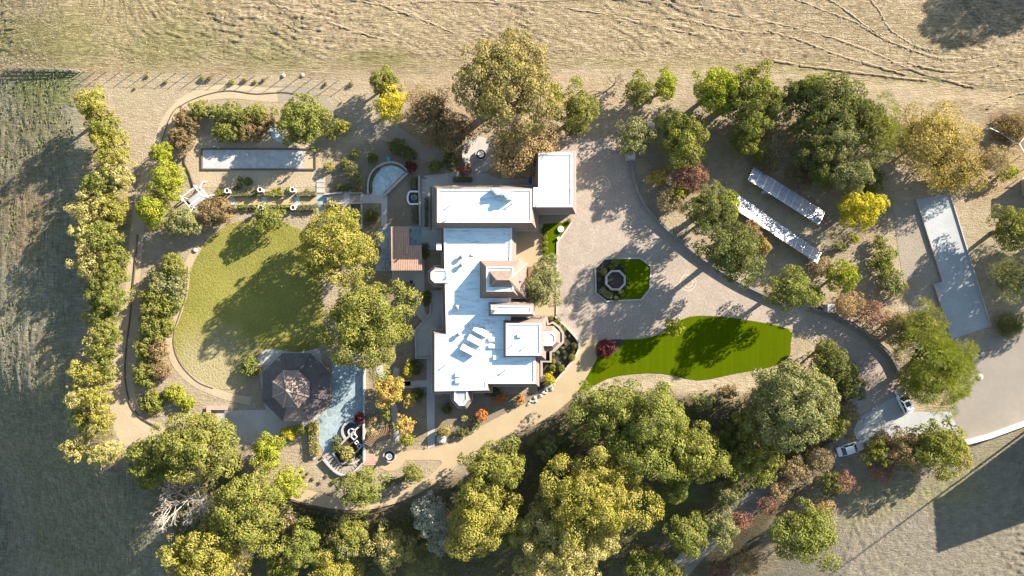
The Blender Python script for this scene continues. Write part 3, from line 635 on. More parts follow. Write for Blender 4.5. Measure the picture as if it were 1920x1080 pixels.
# entrance hip roof rising from the gutter ring and falling to the east
def face_obj(name, pts, m, parent=house): return MB().add(pts, [tuple(range(len(pts)))]).build(name, m, parent)
def w3(x, y, z): a = W(x, y, z); return (a[0], a[1], z)
zb = 7.96; A_ = w3(918,508,zb); B_ = w3(918,538,zb); R1 = w3(931,524,9.3); R2 = w3(955,524,9.3)
ne = w3(964,489.5,7.6); E1 = w3(988,494,4.3); E2_ = w3(989,562,4.3); se = w3(962,548,7.6); NE2 = w3(966,483,4.3)
hip = MB().add([A_, B_, R1, R2, w3(961,507,8.05), w3(961,538,8.05), E1, E2_, w3(974,484,4.3), w3(975,561,4.3), w3(964,498,7.9), w3(964,548,7.9)],
   [(0,2,3,4), (1,0,2), (1,5,3,2), (3,7,6), (3,6,8,4), (3,5,9,7)]).build('entrance_hip_roof', M['shingle'], house)
for a, b in ((R1, R2), (R1, A_), (R1, B_), (R2, w3(988,494,4.35)), (R2, w3(989,562,4.35))):
    MB().bar(a, b, 0.22, 0.14).build('ridge_cap', M['ridge'], hip)
MB().prism(WP([(962,484),(986,492),(986,560),(962,560)], 4), 0, 4.25).build('wall', M['stucco'], house)
c = W(975,522,5.8); MB().box((c[0], c[1], 5.6), (0.85, 0.85, 2.2)).box((c[0], c[1], 6.75), (1.0, 1.0, 0.12)).build('chimney', M['stucco'], house)
# three saw-tooth skylights on the main roof
a_ = math.atan2(-120, 230)
for cx, cy in ((901.5,621),(891,638),(878,656)):
    p = W(cx, cy, 5.6); mb = MB(); L, w_, h0, h1 = 2.75, 1.05, 0.35, 0.95
    vs_ = [(-L/2,-w_/2,0),(L/2,-w_/2,0),(L/2,w_/2,0),(-L/2,w_/2,0),(-L/2,-w_/2,h1),(L/2,-w_/2,h1),(L/2,w_/2,h0+0.3),(-L/2,w_/2,h0+0.3)]
    sk = mb.add(vs_, [(3,2,1,0),(4,5,6,7),(0,1,5,4),(1,2,6,5),(2,3,7,6),(3,0,4,7)]).build('skylight', M['roof_white'], house, loc=(p[0], p[1], 5.0), rz=a_)
    MB().box((0, -w_/2-0.01, 0.5), (L*0.9, 0.04, 0.6)).build('pane', M['window'], sk)
# roof vents, curbs, pipes
def vent(x, y, z, kind, s=1.0):
    p = W(x, y, z+0.3)
    if kind == 'pipe': return MB().lathe([(0.09*s,0),(0.09*s,0.55*s),(0.15*s,0.55*s),(0.15*s,0.65*s)], (0,0,0), 8).build('vent_pipe', M['grey_metal'], house, loc=(p[0], p[1], z))
    if kind == 'curb': return MB().box((0,0,0.16*s), (1.1*s,0.7*s,0.32*s)).box((0,0,0.36*s), (1.2*s,0.8*s,0.08)).build('roof_hatch', M['white_paint'], house, loc=(p[0], p[1], z))
    if kind == 'cowl': return MB().lathe([(0.28,0),(0.28,0.5),(0.45,0.55),(0.45,0.8),(0.1,0.95)], (0,0,0), 12).build('turbine_vent', M['concrete'], house, loc=(p[0], p[1], z))
    if kind == 'unit': return MB().box((0,0,0.5), (1.2*s,1.0*s,1.0*s)).lathe([(0.35*s,1.0*s),(0.35*s,1.12*s)], (0,0,0), 12).build('air_handler', M['grey_metal'], house, loc=(p[0], p[1], z))
for x, y in ((886,452),(886,477),(966,430+300),(871,705),(866,727)): pass
for x, y, z, k, s in ((887,451,5,'curb',.55),(887,477,5,'curb',.55),(866,481,5,'cowl',1),(866,496,5,'cowl',1),(838,520,5,'pipe',1.2),(927,447,5,'pipe',1),(861,626,5,'cowl',1),(921,618,5,'curb',.5),(922,636,5,'curb',.9),(922,649,5,'curb',.9),(931,670,5,'curb',1),(860,702,5,'curb',1),(860,714,5,'curb',1),(949,693,5,'pipe',1.2),(836,684,5,'pipe',1.2),(930,360,7.4,'unit',1.2),(951,368,7.4,'unit',1.4),(940,377,7.4,'pipe',1),(961,381,7.4,'pipe',1.2),(845,384,7.4,'pipe',1),(838,411,7.4,'pipe',1.3),(1012,381,7.2,'pipe',1.2),(975,629,6.2,'curb',.8),(962,646,6.2,'pipe',1),(987,649,6.2,'pipe',1),(1026,633,4.9,'pipe',.8),(846,436,5,'curb',.6),(858,576,5,'cowl',1),(930,579,7.4,'unit',.5)):
    vent(x, y, z, k, s)
for pts in ([(845,666,5.06),(872,628,5.06)],[(898,656,5.06),(921,622,5.06)],[(892,655,5.06),(938,655,5.06)],[(951,641,6.28),(966,638,6.28)]):
    MB().bar((*W(pts[0][0], pts[0][1], 5), pts[0][2]), (*W(pts[1][0], pts[1][1], 5), pts[1][2]), 0.06).build('conduit', M['grey_metal'], house)
c = W(824,463,4); MB().box((c[0], c[1], 3.2), (0.9, 1.2, 3.4)).build('chimney', M['white_paint'], house)
# terrace on the west side with its low wall
ter = MB().prism(WP([(808,545),(832,545),(832,618),(812,618),(812,672),(780,672),(779,618),(808,587)]), 0.0, 0.35).build('raised_terrace', M['concrete']); tag(ter, 'raised grey terrace with a low wall along the west side of the mansion', 'terrace')
mb = MB(); strip_wall(mb, WP([(831,546),(808,546),(808,587),(780,618),(781,671),(811,671)]), 0.35, 0.36, 0.75); mb.build('low_wall', M['stone_wall'], ter)
# low walls round the entrance bay
w = MB(); strip_wall(w, WP([(1024,593),(1027,608),(1036,604),(1048,613),(1055,624),(1055,640),(1038,657),(1032,659),(1032,677),(1015,677),(1015,715)]), 0.45, 0, 1.1)
tag(w.build('entry_wall', M['stucco']), 'taupe stepped garden wall wrapping the entrance bay', 'wall')
w = MB(); strip_wall(w, WP(smooth([(1041,593),(1062,613),(1084,639),(1083,660),(1063,689),(1040,715),(1020,730)], 4, False)), 0.4, 0, 0.55)
tag(w.build('bed_wall', M['kerb']), 'pale stone edging wall between foundation bed and driveway', 'wall')
w = MB(); strip_wall(w, WP([(1072,417),(1045,455),(1044,590)]), 0.35, 0, 0.2); tag(w.build('driveway_kerb', M['kerb']), 'pale kerb along the green strip in front of the mansion', 'kerb')
w = MB(); strip_wall(w, WP([(994,500),(994,590)]), 0.7, 0, 0.9); tag(w.build('planter_wall', M['brown_wood']), 'long brown planter box beside the entrance hip roof', 'planter')
# air conditioners behind the garage corner
for x, y, lab in ((1000,330,'upper grey air conditioner in the corner by the garage wing'),(1000,342,'lower grey air conditioner in the corner by the garage wing')):
    p = W(x, y); e = empty('air_conditioner', (p[0]-0.6, p[1], 0.03)); tag(e, lab, 'air conditioner', 'air conditioners by the garage wing')
    MB().box((0,0,0.45), (0.9,0.9,0.9)).build('casing', M['grey_metal'], e); ring_sheet('fan_grille', (0,0), 0.12, 0.36, 0.91, M['dark_metal'], e, 20)
# ------------------------------------------------------------------ gazebo
def ngon(c, r, n, rot=0.0): return [(c[0]+r*math.cos(rot+2*math.pi*k/n), c[1]+r*math.sin(rot+2*math.pi*k/n)) for k in range(n)]
gz = empty('gazebo', (*W(559,724,2), 0)); tag(gz, 'octagonal garden gazebo with two-tier dark tiled roof', 'gazebo')
def facets(c, r0, r1, z0, z1, n, rot, rows, mats, name, parent):
    obs = []
    for k in range(n):
        a0 = rot+2*math.pi*k/n; a1 = rot+2*math.pi*(k+1)/n; mb = MB(); vs_ = []; fs = []
        for i in range(rows+1):
            f = i/rows; r_ = r0+(r1-r0)*f; z = z0+(z1-z0)*f
            for dz in (0.0, 0.07): vs_ += [(c[0]+r_*math.cos(a0), c[1]+r_*math.sin(a0), z+dz), (c[0]+r_*math.cos(a1), c[1]+r_*math.sin(a1), z+dz)]
        for i in range(rows):
            b = i*4; fs += [(b, b+1, b+3, b+2), (b+2, b+3, b+5, b+4)]
        o = mb.add(vs_, fs).build(name, M[mats[k % len(mats)]], parent); obs.append(o)
        q0 = (c[0]+r0*math.cos(a0), c[1]+r0*math.sin(a0), z0+0.12); q1 = (c[0]+r1*math.cos(a0), c[1]+r1*math.sin(a0), z1+0.12)
        MB().bar(q0, q1, 0.2, 0.12).build('hip_ridge', M['ridge' if name == 'upper_roof_facet' else 'tile_dark'], o)
    return obs
lo_m = ['tile_dark']*5+['tile_brown']*1+['tile_dark']*2
facets((0,0), 6.7, 3.0, 3.0, 4.7, 8, R(22.5), 12, lo_m, 'lower_roof_facet', gz)
facets((-0.2,0), 3.6, 0.05, 5.4, 7.5, 8, R(22.5), 9, ['tile_brown'], 'upper_roof_facet', gz)
MB().prism(ngon((0,0), 3.0, 8, R(22.5)), 4.4, 5.55).build('clerestory', M['brown_wood'], gz)
MB().lathe([(0.12,0),(0.2,0.2),(0.05,0.5)], (-0.2,0,7.5), 8).build('finial', M['ridge'], gz)
for k in range(8):
    a = R(22.5)+k*math.pi/4; MB().box((5.6*math.cos(a), 5.6*math.sin(a), 1.65), (0.35,0.35,3.3)).build('post', M['stone_wall'], gz)
ring = MB(); strip_wall(ring, ngon((0,0), 6.62, 8, R(22.5)), 0.18, 2.86, 2.98, True); ring.build('fascia', M['brown_wood'], gz)
MB().prism(ngon((0,0), 6.0, 8, R(22.5)), 0.0, 0.2).build('floor', M['concrete'], gz)
# ------------------------------------------------------------------ pergola
pg = empty('pergola', (*W(760,466,0), 0)); tag(pg, 'salmon stained wooden slat pergola over the flagstone patio', 'pergola')
ox, oy = W(760,466,0)
def loc3(x, y, z): a = W(x, y, z); return (a[0]-ox, a[1]-oy, z)
zp = 3.0
x = 734.5
while x < 789:
    y0 = 425 if x < 768 else 460
    MB().bar(loc3(x, y0, zp), loc3(x+1, 507, zp), 0.25, 0.18).build('slat', M['redwood'], pg); x += 3.4
for y in (429,446,462,478,494,503):
    x1 = 767 if y < 459 else 788.5
    MB().bar(loc3(734, y, zp-0.22), loc3(x1, y, zp-0.22), 0.16, 0.22).build('beam', M['redwood'], pg)
for x0_, y0_, x1_, y1_ in ((739,426,740,506),(785.5,461,786,506),(735,427,767,427),(735,505,789,505)):
    MB().bar(loc3(x0_, y0_, zp-0.45), loc3(x1_, y1_, zp-0.45), 0.22, 0.24).build('girder', M['redwood'], pg)
for x, y in ((739,429),(739,466),(739,503),(765,429),(785.5,463),(785.5,503)):
    q = loc3(x, y, zp); MB().box((q[0], q[1], 1.25), (0.3,0.3,2.42)).build('post', M['redwood'], pg)
MB().bar(loc3(763,460,3.2), loc3(763,477,3.2), 0.45, 0.2).build('lamp_beam', M['concrete_warm'], pg)
# ------------------------------------------------------------------ stone bridge with planks, stepping slabs
br = empty('garden_bridge', (*W(650,374), 0)); tag(br, 'grey planked garden bridge with stone parapets east of the hedge walk', 'bridge')
bx, by = W(650,374)
def lb(x, y): a = W(x, y); return (a[0]-bx, a[1]-by)
for i in range(15):
    x = 616+i*4.4
    if 645 < x < 657: continue
    q = lb(x, 374); MB().box((q[0], q[1], 0.42), (0.37, 1.7, 0.1)).build('plank', M['wood'], br)
q = lb(651,374); MB().box((q[0], q[1], 0.40), (1.2, 3.2, 0.16)).build('landing', M['concrete'], br)
for pts in ([(610,365),(644,362),(644,356),(658,356),(658,363),(680,362)],[(610,384),(645,382),(645,391),(658,391),(658,382),(680,381)]):
    mb = MB(); strip_wall(mb, [lb(*p) for p in pts], 0.32, 0, 0.8); mb.build('parapet', M['stone_wall'], br)
MB().prism([lb(612,364), lb(682,364), lb(682,383), lb(612,383)], 0.0, 0.33).build('deck_base', M['concrete'], br)
sheet('bridge_landing', WP([(682,364),(722,364),(722,381),(682,381)]), 0.034, M['concrete'])
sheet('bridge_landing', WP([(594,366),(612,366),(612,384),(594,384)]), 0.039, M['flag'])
st = empty('stepping_slabs', (*W(601,370), 0)); tag(st, 'row of square grey stepping slabs crossing the west end of the bridge', 'path')
for i, y in enumerate((338,347.5,357,391,400,409,418,427)):
    a = W(601,y); s0 = W(601,370); MB().box((a[0]-s0[0], a[1]-s0[1], 0.06), (1.45,0.86,0.12), rnd.uniform(-0.02,0.02)).build('slab', M['concrete'], st)
# walls of the walled garden, half-moon patio
def wall_thing(name, lab, pts, w_, h_, m, sm=False, cat='wall', follow=False):
    mb = MB(); cl = WP(smooth(pts, 5, False) if sm else pts); strip_wall(mb, cl, w_, 0, h_, False, follow); o = mb.build(name, M[m]); tag(o, lab, cat); return o
fan = sheet('fan_patio', WP([(696,363),(696,338),(704,324),(718,314),(733,310),(748,314),(760,322),(716,366)]), 0.045, M['flag_pale'])
wall_thing('curved_wall', 'curved pale stone wall round the fan shaped patio', [(691,364),(691,345),(696,327),(709,313),(730,305),(751,309),(766,322)], 0.32, 0.55, 'stone_wall', True)
hd = [(695.5,362),(696,340),(702,325),(714,314),(731,309.5),(748,313.5)]
wall_thing('diagonal_wall', 'straight pale stone wall cutting diagonally below the fan shaped patio', [(766,323),(720,368)], 0.45, 0.5, 'stone_wall')
wall_thing('garden_wall', 'long pale wall between the small walled lawn and west walk', [(786.5,330),(788.5,424)], 0.4, 0.7, 'stone_wall')
wall_thing('garden_wall', 'short pale wall dividing the bridge garden from the olive tree', [(679,384),(679,430)], 0.3, 0.6, 'stone_wall')
wall_thing('garden_wall', 'low wall stub under the bridge parapet beside the olive crown', [(649,392),(650,418)], 0.25, 0.5, 'stone_wall')
# wall fountain basin
fo = empty('wall_fountain', (*W(777,371), 0)); tag(fo, 'bowed white basin fountain against the garden wall', 'fountain')
fx, fy = W(777,371); lf = lambda x, y: (W(x, y)[0]-fx, W(x, y)[1]-fy)
mb = MB(); strip_wall(mb, [lf(p[0], p[1]) for p in smooth([(785,360),(770,360),(766,366),(765,372),(766,378),(770,383),(785,383)], 3, False)], 0.32, 0, 0.6); mb.build('rim', M['white_paint'], fo)
MB().prism([lf(785,361), lf(770,361), lf(766,371), lf(770,382), lf(785,382)], 0.0, 0.4).build('water', M['water'], fo)
for r0, r1, z in ((0.42,0.55,0.5),(0.2,0.3,0.62)):
    q = lf(777,371); MB().lathe([(r0,0.35),(r0,z),(r1,z+0.06),(r1,0.35)], (q[0], q[1], 0), 20).build('tier', M['stone_wall'], fo)
# round fountains
def fountain(x, y, lab, r, tiers):
    e = empty('fountain', (*W(x, y), 0.03)); tag(e, lab, 'fountain')
    MB().lathe([(r*0.86,0.0),(r,0.02),(r,0.55),(r*0.84,0.55),(r*0.82,0.1)], (0,0,0), 28).build('basin', M['stone_wall'], e)
    MB().lathe([(r*0.80,0.2),(r*0.80,0.36)], (0,0,0), 24).build('water', M['water'], e)
    MB().lathe([(0.22,0.2),(0.12,0.9),(0.12,1.3)], (0,0,0), 10).build('pedestal', M['stone_wall'], e)
    for rr, z in tiers: MB().lathe([(0.1,z-0.25),(rr,z),(rr,z+0.08),(rr*0.85,z+0.08),(0.08,z-0.08)], (0,0,0), 20).build('bowl', M['concrete_pale'], e)
    return e
fountain(731,854,'tiered round fountain in the middle of the sandy plaza', 1.2, ((0.6,0.95),(0.32,1.45)))
fountain(902,291,'small ringed fountain inside the curved benches', 1.1, ((0.62,0.8),(0.3,1.2)))
cb = MB(); strip_wall(cb, WP(smooth([(880,266),(872,278),(869,292),(873,306)], 5, False)), 0.4, 0, 0.8); tag(cb.build('curved_wall', M['stone_wall']), 'curved low wall behind the two garden benches', 'wall')
for pts, lab in (([(882,272),(878,279),(876,285)],'upper curved stone bench facing the ringed fountain'),([(875,297),(878,304),(882,309)],'lower curved stone bench facing the ringed fountain')):
    cl = WP(smooth(pts, 4, False)); mid = cl[len(cl)//2]; e = empty('stone_bench', (mid[0], mid[1], 0.03)); tag(e, lab, 'bench')
    c2 = [(p[0]-mid[0], p[1]-mid[1]) for p in cl]; mb = MB(); strip_wall(mb, c2, 0.5, 0.42, 0.52); mb.build('seat', M['stone_wall'], e)
    for p in (c2[1], c2[-2]): MB().box((p[0], p[1], 0.2), (0.35,0.3,0.43)).build('leg', M['stone_wall'], e)
# octagonal planter island in the driveway
OCT = [(1133.6,485),(1200,484),(1221,499.5),(1218,542),(1202,562),(1137.7,565),(1117,549),(1116,502.6)]
wall = MB(); strip_wall(wall, WP(OCT), 0.3, 0.0, 0.22, True); tag(wall.build('island_kerb', M['kerb']), 'pale kerb ring round the octagonal island in the driveway', 'kerb')
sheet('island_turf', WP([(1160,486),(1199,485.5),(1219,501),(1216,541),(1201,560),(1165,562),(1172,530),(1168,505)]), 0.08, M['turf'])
sheet('island_bed', WP([(1135,486.5),(1160,486),(1168,505),(1172,530),(1165,562),(1138,563),(1118.5,548),(1117.5,504)]), 0.075, M['mulch'])
op = empty('octagonal_planter', (*W(1152.8,525.5), 0.05)); tag(op, 'raised octagonal stone planter ring on the driveway island', 'planter')
P8 = ngon((0,0), 1.85, 8, R(22.5)); mb = MB(); strip_wall(mb, P8, 0.4, 0, 0.85, True); mb.build('stone_ring', M['stone_wall'], op)
MB().prism(ngon((0,0), 1.68, 8, R(22.5)), 0.1, 0.6).build('soil', M['mulch'], op)
# ------------------------------------------------------------------ bocce court frame
bc = empty('bocce_court', (*W(485,298), 0)); tag(bc, 'long rectangular bocce court with pale crushed shell surface', 'court')
lx = lambda x, y: (W(x, y)[0]-W(485,298)[0], W(x, y)[1]-W(485,298)[1])
for a, b in (((379,279.5),(592,279.5)),((592,279.5),(592,317.5)),((592,317.5),(379,317.5)),((379,317.5),(379,279.5))):
    A, B = lx(*a), lx(*b); MB().bar((A[0], A[1], 0.14), (B[0], B[1], 0.14), 0.2, 0.28).build('timber_edge', M['rust_edge'], bc)
p0, p1 = lx(380.5,281), lx(568,316); MB().box(((p0[0]+p1[0])/2, (p0[1]+p1[1])/2, 0.05), (p1[0]-p0[0], p0[1]-p1[1], 0.06)).build('playing_surface', M['crushed'], bc)
p0, p1 = lx(568,281), lx(590.5,316); MB().box(((p0[0]+p1[0])/2, (p0[1]+p1[1])/2, 0.045), (p1[0]-p0[0]-0.02, p0[1]-p1[1], 0.05)).build('sandy_end', M['path_dirt'], bc)
sheet('stone_crescent', WP(smooth([(506,240),(514,235),(522,250),(538,262),(540,268),(520,266),(510,256)], 3)), 0.05, M['flag_pale'])
wall_thing('path_edging', 'dark curved edging west of the bocce court', [(350,290),(347,305),(356,325),(364,350)], 0.16, 0.28, 'rust_edge', True, 'edging')
wall_thing('path_edging', 'dark edging line down the perimeter path', [(259,440),(254,500),(250,540),(244,600),(239,640),(235,700),(243,750),(262,780),(300,802)], 0.18, 0.25, 'rust_edge', True, 'edging')
wall_thing('path_edging', 'thin edging curve round the upper dirt terrace', [(300,275),(322,215),(345,195),(385,178),(430,170),(480,176),(540,174),(590,192),(640,225)], 0.10, 0.14, 'rust_edge', True, 'edging')
wall_thing('lawn_edging', 'thin dark edging along the west rim of the olive lawn', [(352,500),(350,548),(337,590),(328,618),(326,650),(340,684),(370,715),(400,728)], 0.12, 0.12, 'rust_edge', True, 'edging')
wall_thing('path_edging', 'low edging wall on the downhill side of the sandy path', [(545,938),(600,952),(660,960),(720,953),(770,936),(815,909),(850,882)], 0.14, 0.12, 'rust_edge', True, 'edging')
# ------------------------------------------------------------------ white arbour with railings at the hedge walk's west end
ar = empty('white_arbour', (*W(372,372), 0)); tag(ar, 'white square arbour with railings at the west end of hedge walk', 'arbour')
ar.rotation_euler = (0, 0, R(38))
MB().box((0,0,0.12), (3.4,2.4,0.24)).build('floor', M['concrete_pale'], ar)
for sx in (-1, 1):
    for sy in (-1, 1): MB().box((sx*1.55, sy*1.05, 1.25), (0.2,0.2,2.5)).build('post', M['white_paint'], ar)
    MB().bar((-1.9, sx*1.05, 2.56), (1.9, sx*1.05, 2.56), 0.18, 0.14).build('top_beam', M['white_paint'], ar)
    MB().bar((sx*1.55, -1.4, 2.69), (sx*1.55, 1.4, 2.69), 0.14, 0.12).build('cross_beam', M['white_paint'], ar)
    MB().bar((1.6, sx*1.05, 0.9), (3.0, sx*1.6, 0.9), 0.22, 0.1).build('handrail', M['white_paint'], ar)
    MB().bar((-1.6, sx*1.05, 0.9), (-2.8, sx*1.6, 0.9), 0.22, 0.1).build('handrail', M['white_paint'], ar)
    MB().box((2.9, sx*1.57, 0.45), (0.2,0.2,0.9)).build('newel', M['white_paint'], ar); MB().box((-2.7, sx*1.57, 0.45), (0.2,0.2,0.9)).build('newel', M['white_paint'], ar)
MB().box((0,0,2.62), (2.9,0.12,0.1)).build('ridge_beam', M['brown_wood'], ar)
# hedge walk: sand path with pale slabs and six urns
sheet('hedge_walk', WP([(400,369),(594,369),(594,386),(400,386)]), 0.03, M['concrete_warm'])
for x in (436,497,558): sheet('hedge_walk_slab', WP([(x-5,369),(x+4,369),(x+4,386),(x-5,386)]), 0.042, M['flag_pale'])
ud = ['first urn from the arbour on the upper hedge','second urn from the arbour on the upper hedge','third urn from the arbour on the upper hedge','first urn from the arbour on the lower hedge','second urn from the arbour on the lower hedge','third urn from the arbour on the lower hedge']
for i, (x, y) in enumerate(((432,360),(493,358),(553,358),(433,391.5),(494,391),(554,391))):
    e = empty('planter_urn', (*W(x, y), 0)); tag(e, 'white stone '+ud[i], 'urn', 'white urns along the hedge walk')
    MB().box((0,0,0.5), (0.55,0.55,1.0)).build('pedestal', M['white_paint'], e)
    MB().lathe([(0.18,1.0),(0.14,1.1),(0.38,1.35),(0.46,1.6),(0.46,1.66),(0.36,1.66),(0.32,1.45)], (0,0,0), 16).build('bowl', M['white_paint'], e)
    MB().lathe([(0.34,1.4),(0.34,1.52)], (0,0,0), 14).build('soil', M['mulch'], e)
# stone bench by the gazebo patio
e = empty('stone_bench', (*W(409,764), 0)); tag(e, 'pale stone bench at the edge of the gazebo patio', 'bench')
MB().box((0,0,0.47), (3.9,0.75,0.12)).build('seat', M['brick'], e)
for sx in (-1.5, 1.5): MB().box((sx,0,0.2), (0.5,0.6,0.42)).build('leg', M['stone_wall'], e)
MB().box((-1.6,-0.5,0.3), (0.7,0.8,0.6)).build('end_block', M['brick'], e)
# ------------------------------------------------------------------ water feature below the flagstone terrace
wf = empty('water_stair', (*W(664,815), 0.02)); tag(wf, 'dark stepped pool with white square basins below the terrace', 'water feature')
wx, wy = W(664,815); lw = lambda x, y: (W(x, y)[0]-wx, W(x, y)[1]-wy)
half = [(668,792),(660,789),(650,793),(644,802),(643,812),(648,822)]
MB().prism([lw(*p) for p in [(672,795)]+half], 0.02, 0.25).build('pool_water', M['water'], wf)
mb = MB(); strip_wall(mb, [lw(*p) for p in smooth(half, 4, False)], 0.45, 0.0, 0.45); mb.build('curved_rim', M['stone_wall'], wf)
mb = MB(); strip_wall(mb, [lw(680,793), lw(640,832), lw(626,850), lw(638,868), lw(664,868), lw(682,856)], 0.32, 0.0, 0.5); mb.build('channel_wall', M['stone_wall'], wf)
mb = MB(); strip_wall(mb, [lw(682,832), lw(665,851), lw(662,866)], 0.3, 0.0, 0.45); mb.build('channel_wall', M['stone_wall'], wf)
for k, (x, y, s) in enumerate(((665,818,0.95),(670,829,0.6),(675,836,0.75))):
    q = lw(x, y); P = [(q[0]+s*0.62*math.cos(R(a)), q[1]+s*0.62*math.sin(R(a))) for a in (0+0, 90, 180, 270)]
    mb = MB(); strip_wall(mb, P, 0.14, 0.0, 0.5, True); o = mb.build('basin', M['white_paint'], wf); MB().prism(P, 0.02, 0.34).build('water', M['water'], o)
mb = MB(); q = lw(660,809); strip_wall(mb, ngon(q, 0.6, 16), 0.16, 0.0, 0.5, True); mb.build('round_basin', M['white_paint'], wf)
sheet('water_stair_bed', WP([(640,832),(626,850),(638,868),(664,868),(682,856),(682,795)]), 0.044, M['mulch'])
sd_ = empty('terrace_stair', (*W(646,873), 0)); tag(sd_, 'curving grey wooden steps round the foot of the terrace', 'steps')
for i in range(16):
    f = i/15; x = 612+f*68; y = 852+28*math.sin(f*math.pi)*0.95+f*6; q = W(x, y); s0 = W(646,873)
    an = -math.atan2(28*math.pi*math.cos(f*math.pi)*0.95+6, 68)
    MB().box((q[0]-s0[0], q[1]-s0[1], 0.45-0.015*i), (0.42,1.5,0.09), an).build('tread', M['wood'], sd_)
mb = MB(); cl = [(lambda q: (q[0]-W(646,873)[0], q[1]-W(646,873)[1]))(W(612+f*68-4+6*f, 852+28*math.sin(f*math.pi)*0.95+f*6+8)) for f in np.linspace(0, 1, 12)]
strip_wall(mb, cl, 0.3, 0, 0.75); mb.build('side_wall', M['stone_wall'], sd_)
bw = MB(); strip_wall(bw, WP([(684,690),(684.5,740),(683.5,800),(684,864)]), 0.32, 0, 0.9); tag(bw.build('terrace_wall', M['stone_wall']), 'long narrow pale wall along the east side of the flagstone terrace', 'wall')
ba = empty('curved_trellis', (*W(710,820), 0)); tag(ba, 'curved row of dark trellis slats above the fountain plaza', 'trellis')
for i in range(18):
    f = i/17; a = R(200)-f*R(62); cx, cy = 731, 853; r0, r1 = 38, 52
    A = W(cx+r0*math.cos(a), cy+r0*math.sin(a)*1.0-0, 2.4); 
    p0 = W(cx+r0*math.cos(R(205)+f*R(70)), cy+r0*math.sin(R(205)+f*R(70)), 2.3); p1 = W(cx+r1*math.cos(R(205)+f*R(70)), cy+r1*math.sin(R(205)+f*R(70)), 2.3)
    s0 = W(710,820); MB().bar((p0[0]-s0[0], p0[1]-s0[1], 2.3), (p1[0]-s0[0], p1[1]-s0[1], 2.3), 0.12, 0.12).build('slat', M['brown_wood'], ba)
for rr, z in ((41, 2.18), (49, 2.18)):
    cl = [(lambda q: (q[0]-W(710,820)[0], q[1]-W(710,820)[1]))(W(731+rr*math.cos(R(205)+f*R(70)), 853+rr*math.sin(R(205)+f*R(70)), 2.2)) for f in np.linspace(0, 1, 10)]
    mb = MB(); strip_wall(mb, cl, 0.12, z-0.06, z+0.06); mb.build('rail', M['brown_wood'], ba)
    for k in (0, 5, 9): MB().box((cl[k][0], cl[k][1], 1.06), (0.14,0.14,2.12)).build('post', M['brown_wood'], ba)
bp = empty('brick_landing', (*W(692,862), 0)); tag(bp, 'small pink brick landing between the wooden steps and plaza', 'paving')
for i in range(5):
    for j in range(6):
        MB().box((-0.85+i*0.42+(0.1 if j % 2 else 0), -0.9+j*0.34, 0.05), (0.39,0.3,0.1), rnd.uniform(-.04,.04)).build('brick', M['brick'], bp)
# ------------------------------------------------------------------ solar arrays
def solar(c4, cols, rows, lab, hz_lo, hz_hi):
    """c4: corners (upper-left, upper-right, lower-right, lower-left) in image pixels; upper edge low, lower edge high, facing the sun"""
    P = [Vector((*W(*c4[0], hz_lo), hz_lo)), Vector((*W(*c4[1], hz_lo), hz_lo)), Vector((*W(*c4[2], hz_hi), hz_hi)), Vector((*W(*c4[3], hz_hi), hz_hi))]
    o = sum(P, Vector())/4; e = empty('solar_array', (o.x, o.y, 0)); tag(e, lab, 'solar panels', 'ground mounted solar arrays')
    P = [p-Vector((o.x, o.y, 0)) for p in P]
    def at(u, v): return (P[0]*(1-u)+P[1]*u)*(1-v)+(P[3]*(1-u)+P[2]*u)*v
    nrm = (P[1]-P[0]).cross(P[3]-P[0]).normalized(); nrm = nrm if nrm.z > 0 else -nrm
    for i in range(cols):
        for j in range(rows):
            g = 0.006; gv = 0.012
            q = [at(i/cols+g, j/rows+gv), at((i+1)/cols-g, j/rows+gv), at((i+1)/cols-g, (j+1)/rows-gv), at(i/cols+g, (j+1)/rows-gv)]
            vs_ = [tuple(p) for p in q]+[tuple(p-nrm*0.05) for p in q]
            MB().add(vs_, [(3,2,1,0),(4,5,6,7),(0,1,5,4),(1,2,6,5),(2,3,7,6),(3,0,4,7)]).build('panel', M['panel_glass'], e)
    q = [at(-0.004,-0.015), at(1.004,-0.015), at(1.004,1.015), at(-0.004,1.015)]
    vs_ = [tuple(p-nrm*0.07) for p in q]+[tuple(p-nrm*0.14) for p in q]
    MB().add(vs_, [(3,2,1,0),(4,5,6,7),(0,1,5,4),(1,2,6,5),(2,3,7,6),(3,0,4,7)]).build('frame', M['panel_frame'], e)
    for u in np.linspace(0.06, 0.94, 5):
        for v in (0.2, 0.8):
            p = at(u, v); MB().box((p.x, p.y, (p.z-0.14)/2), (0.14,0.14,p.z-0.16)).build('post', M['grey_metal'], e)
solar([(1414.6,313),(1547,397),(1536,421),(1403.5,336)], 10, 3, 'upper pale solar panel array leaning towards the sun', 1.0, 2.3)
solar([(1386,366),(1540,474),(1532,492),(1379,391)], 11, 3, 'lower pale solar panel array below its twin', 1.0, 2.3)
p = W(1431,361); tag(MB().box((0,0,0.45), (0.9,0.45,0.9)).box((0.85,-0.1,0.3), (0.45,0.4,0.6)).build('inverter_box', M['grey_metal'], loc=(p[0], p[1], 0)), 'small grey electrical boxes under the upper solar array', 'utility box')
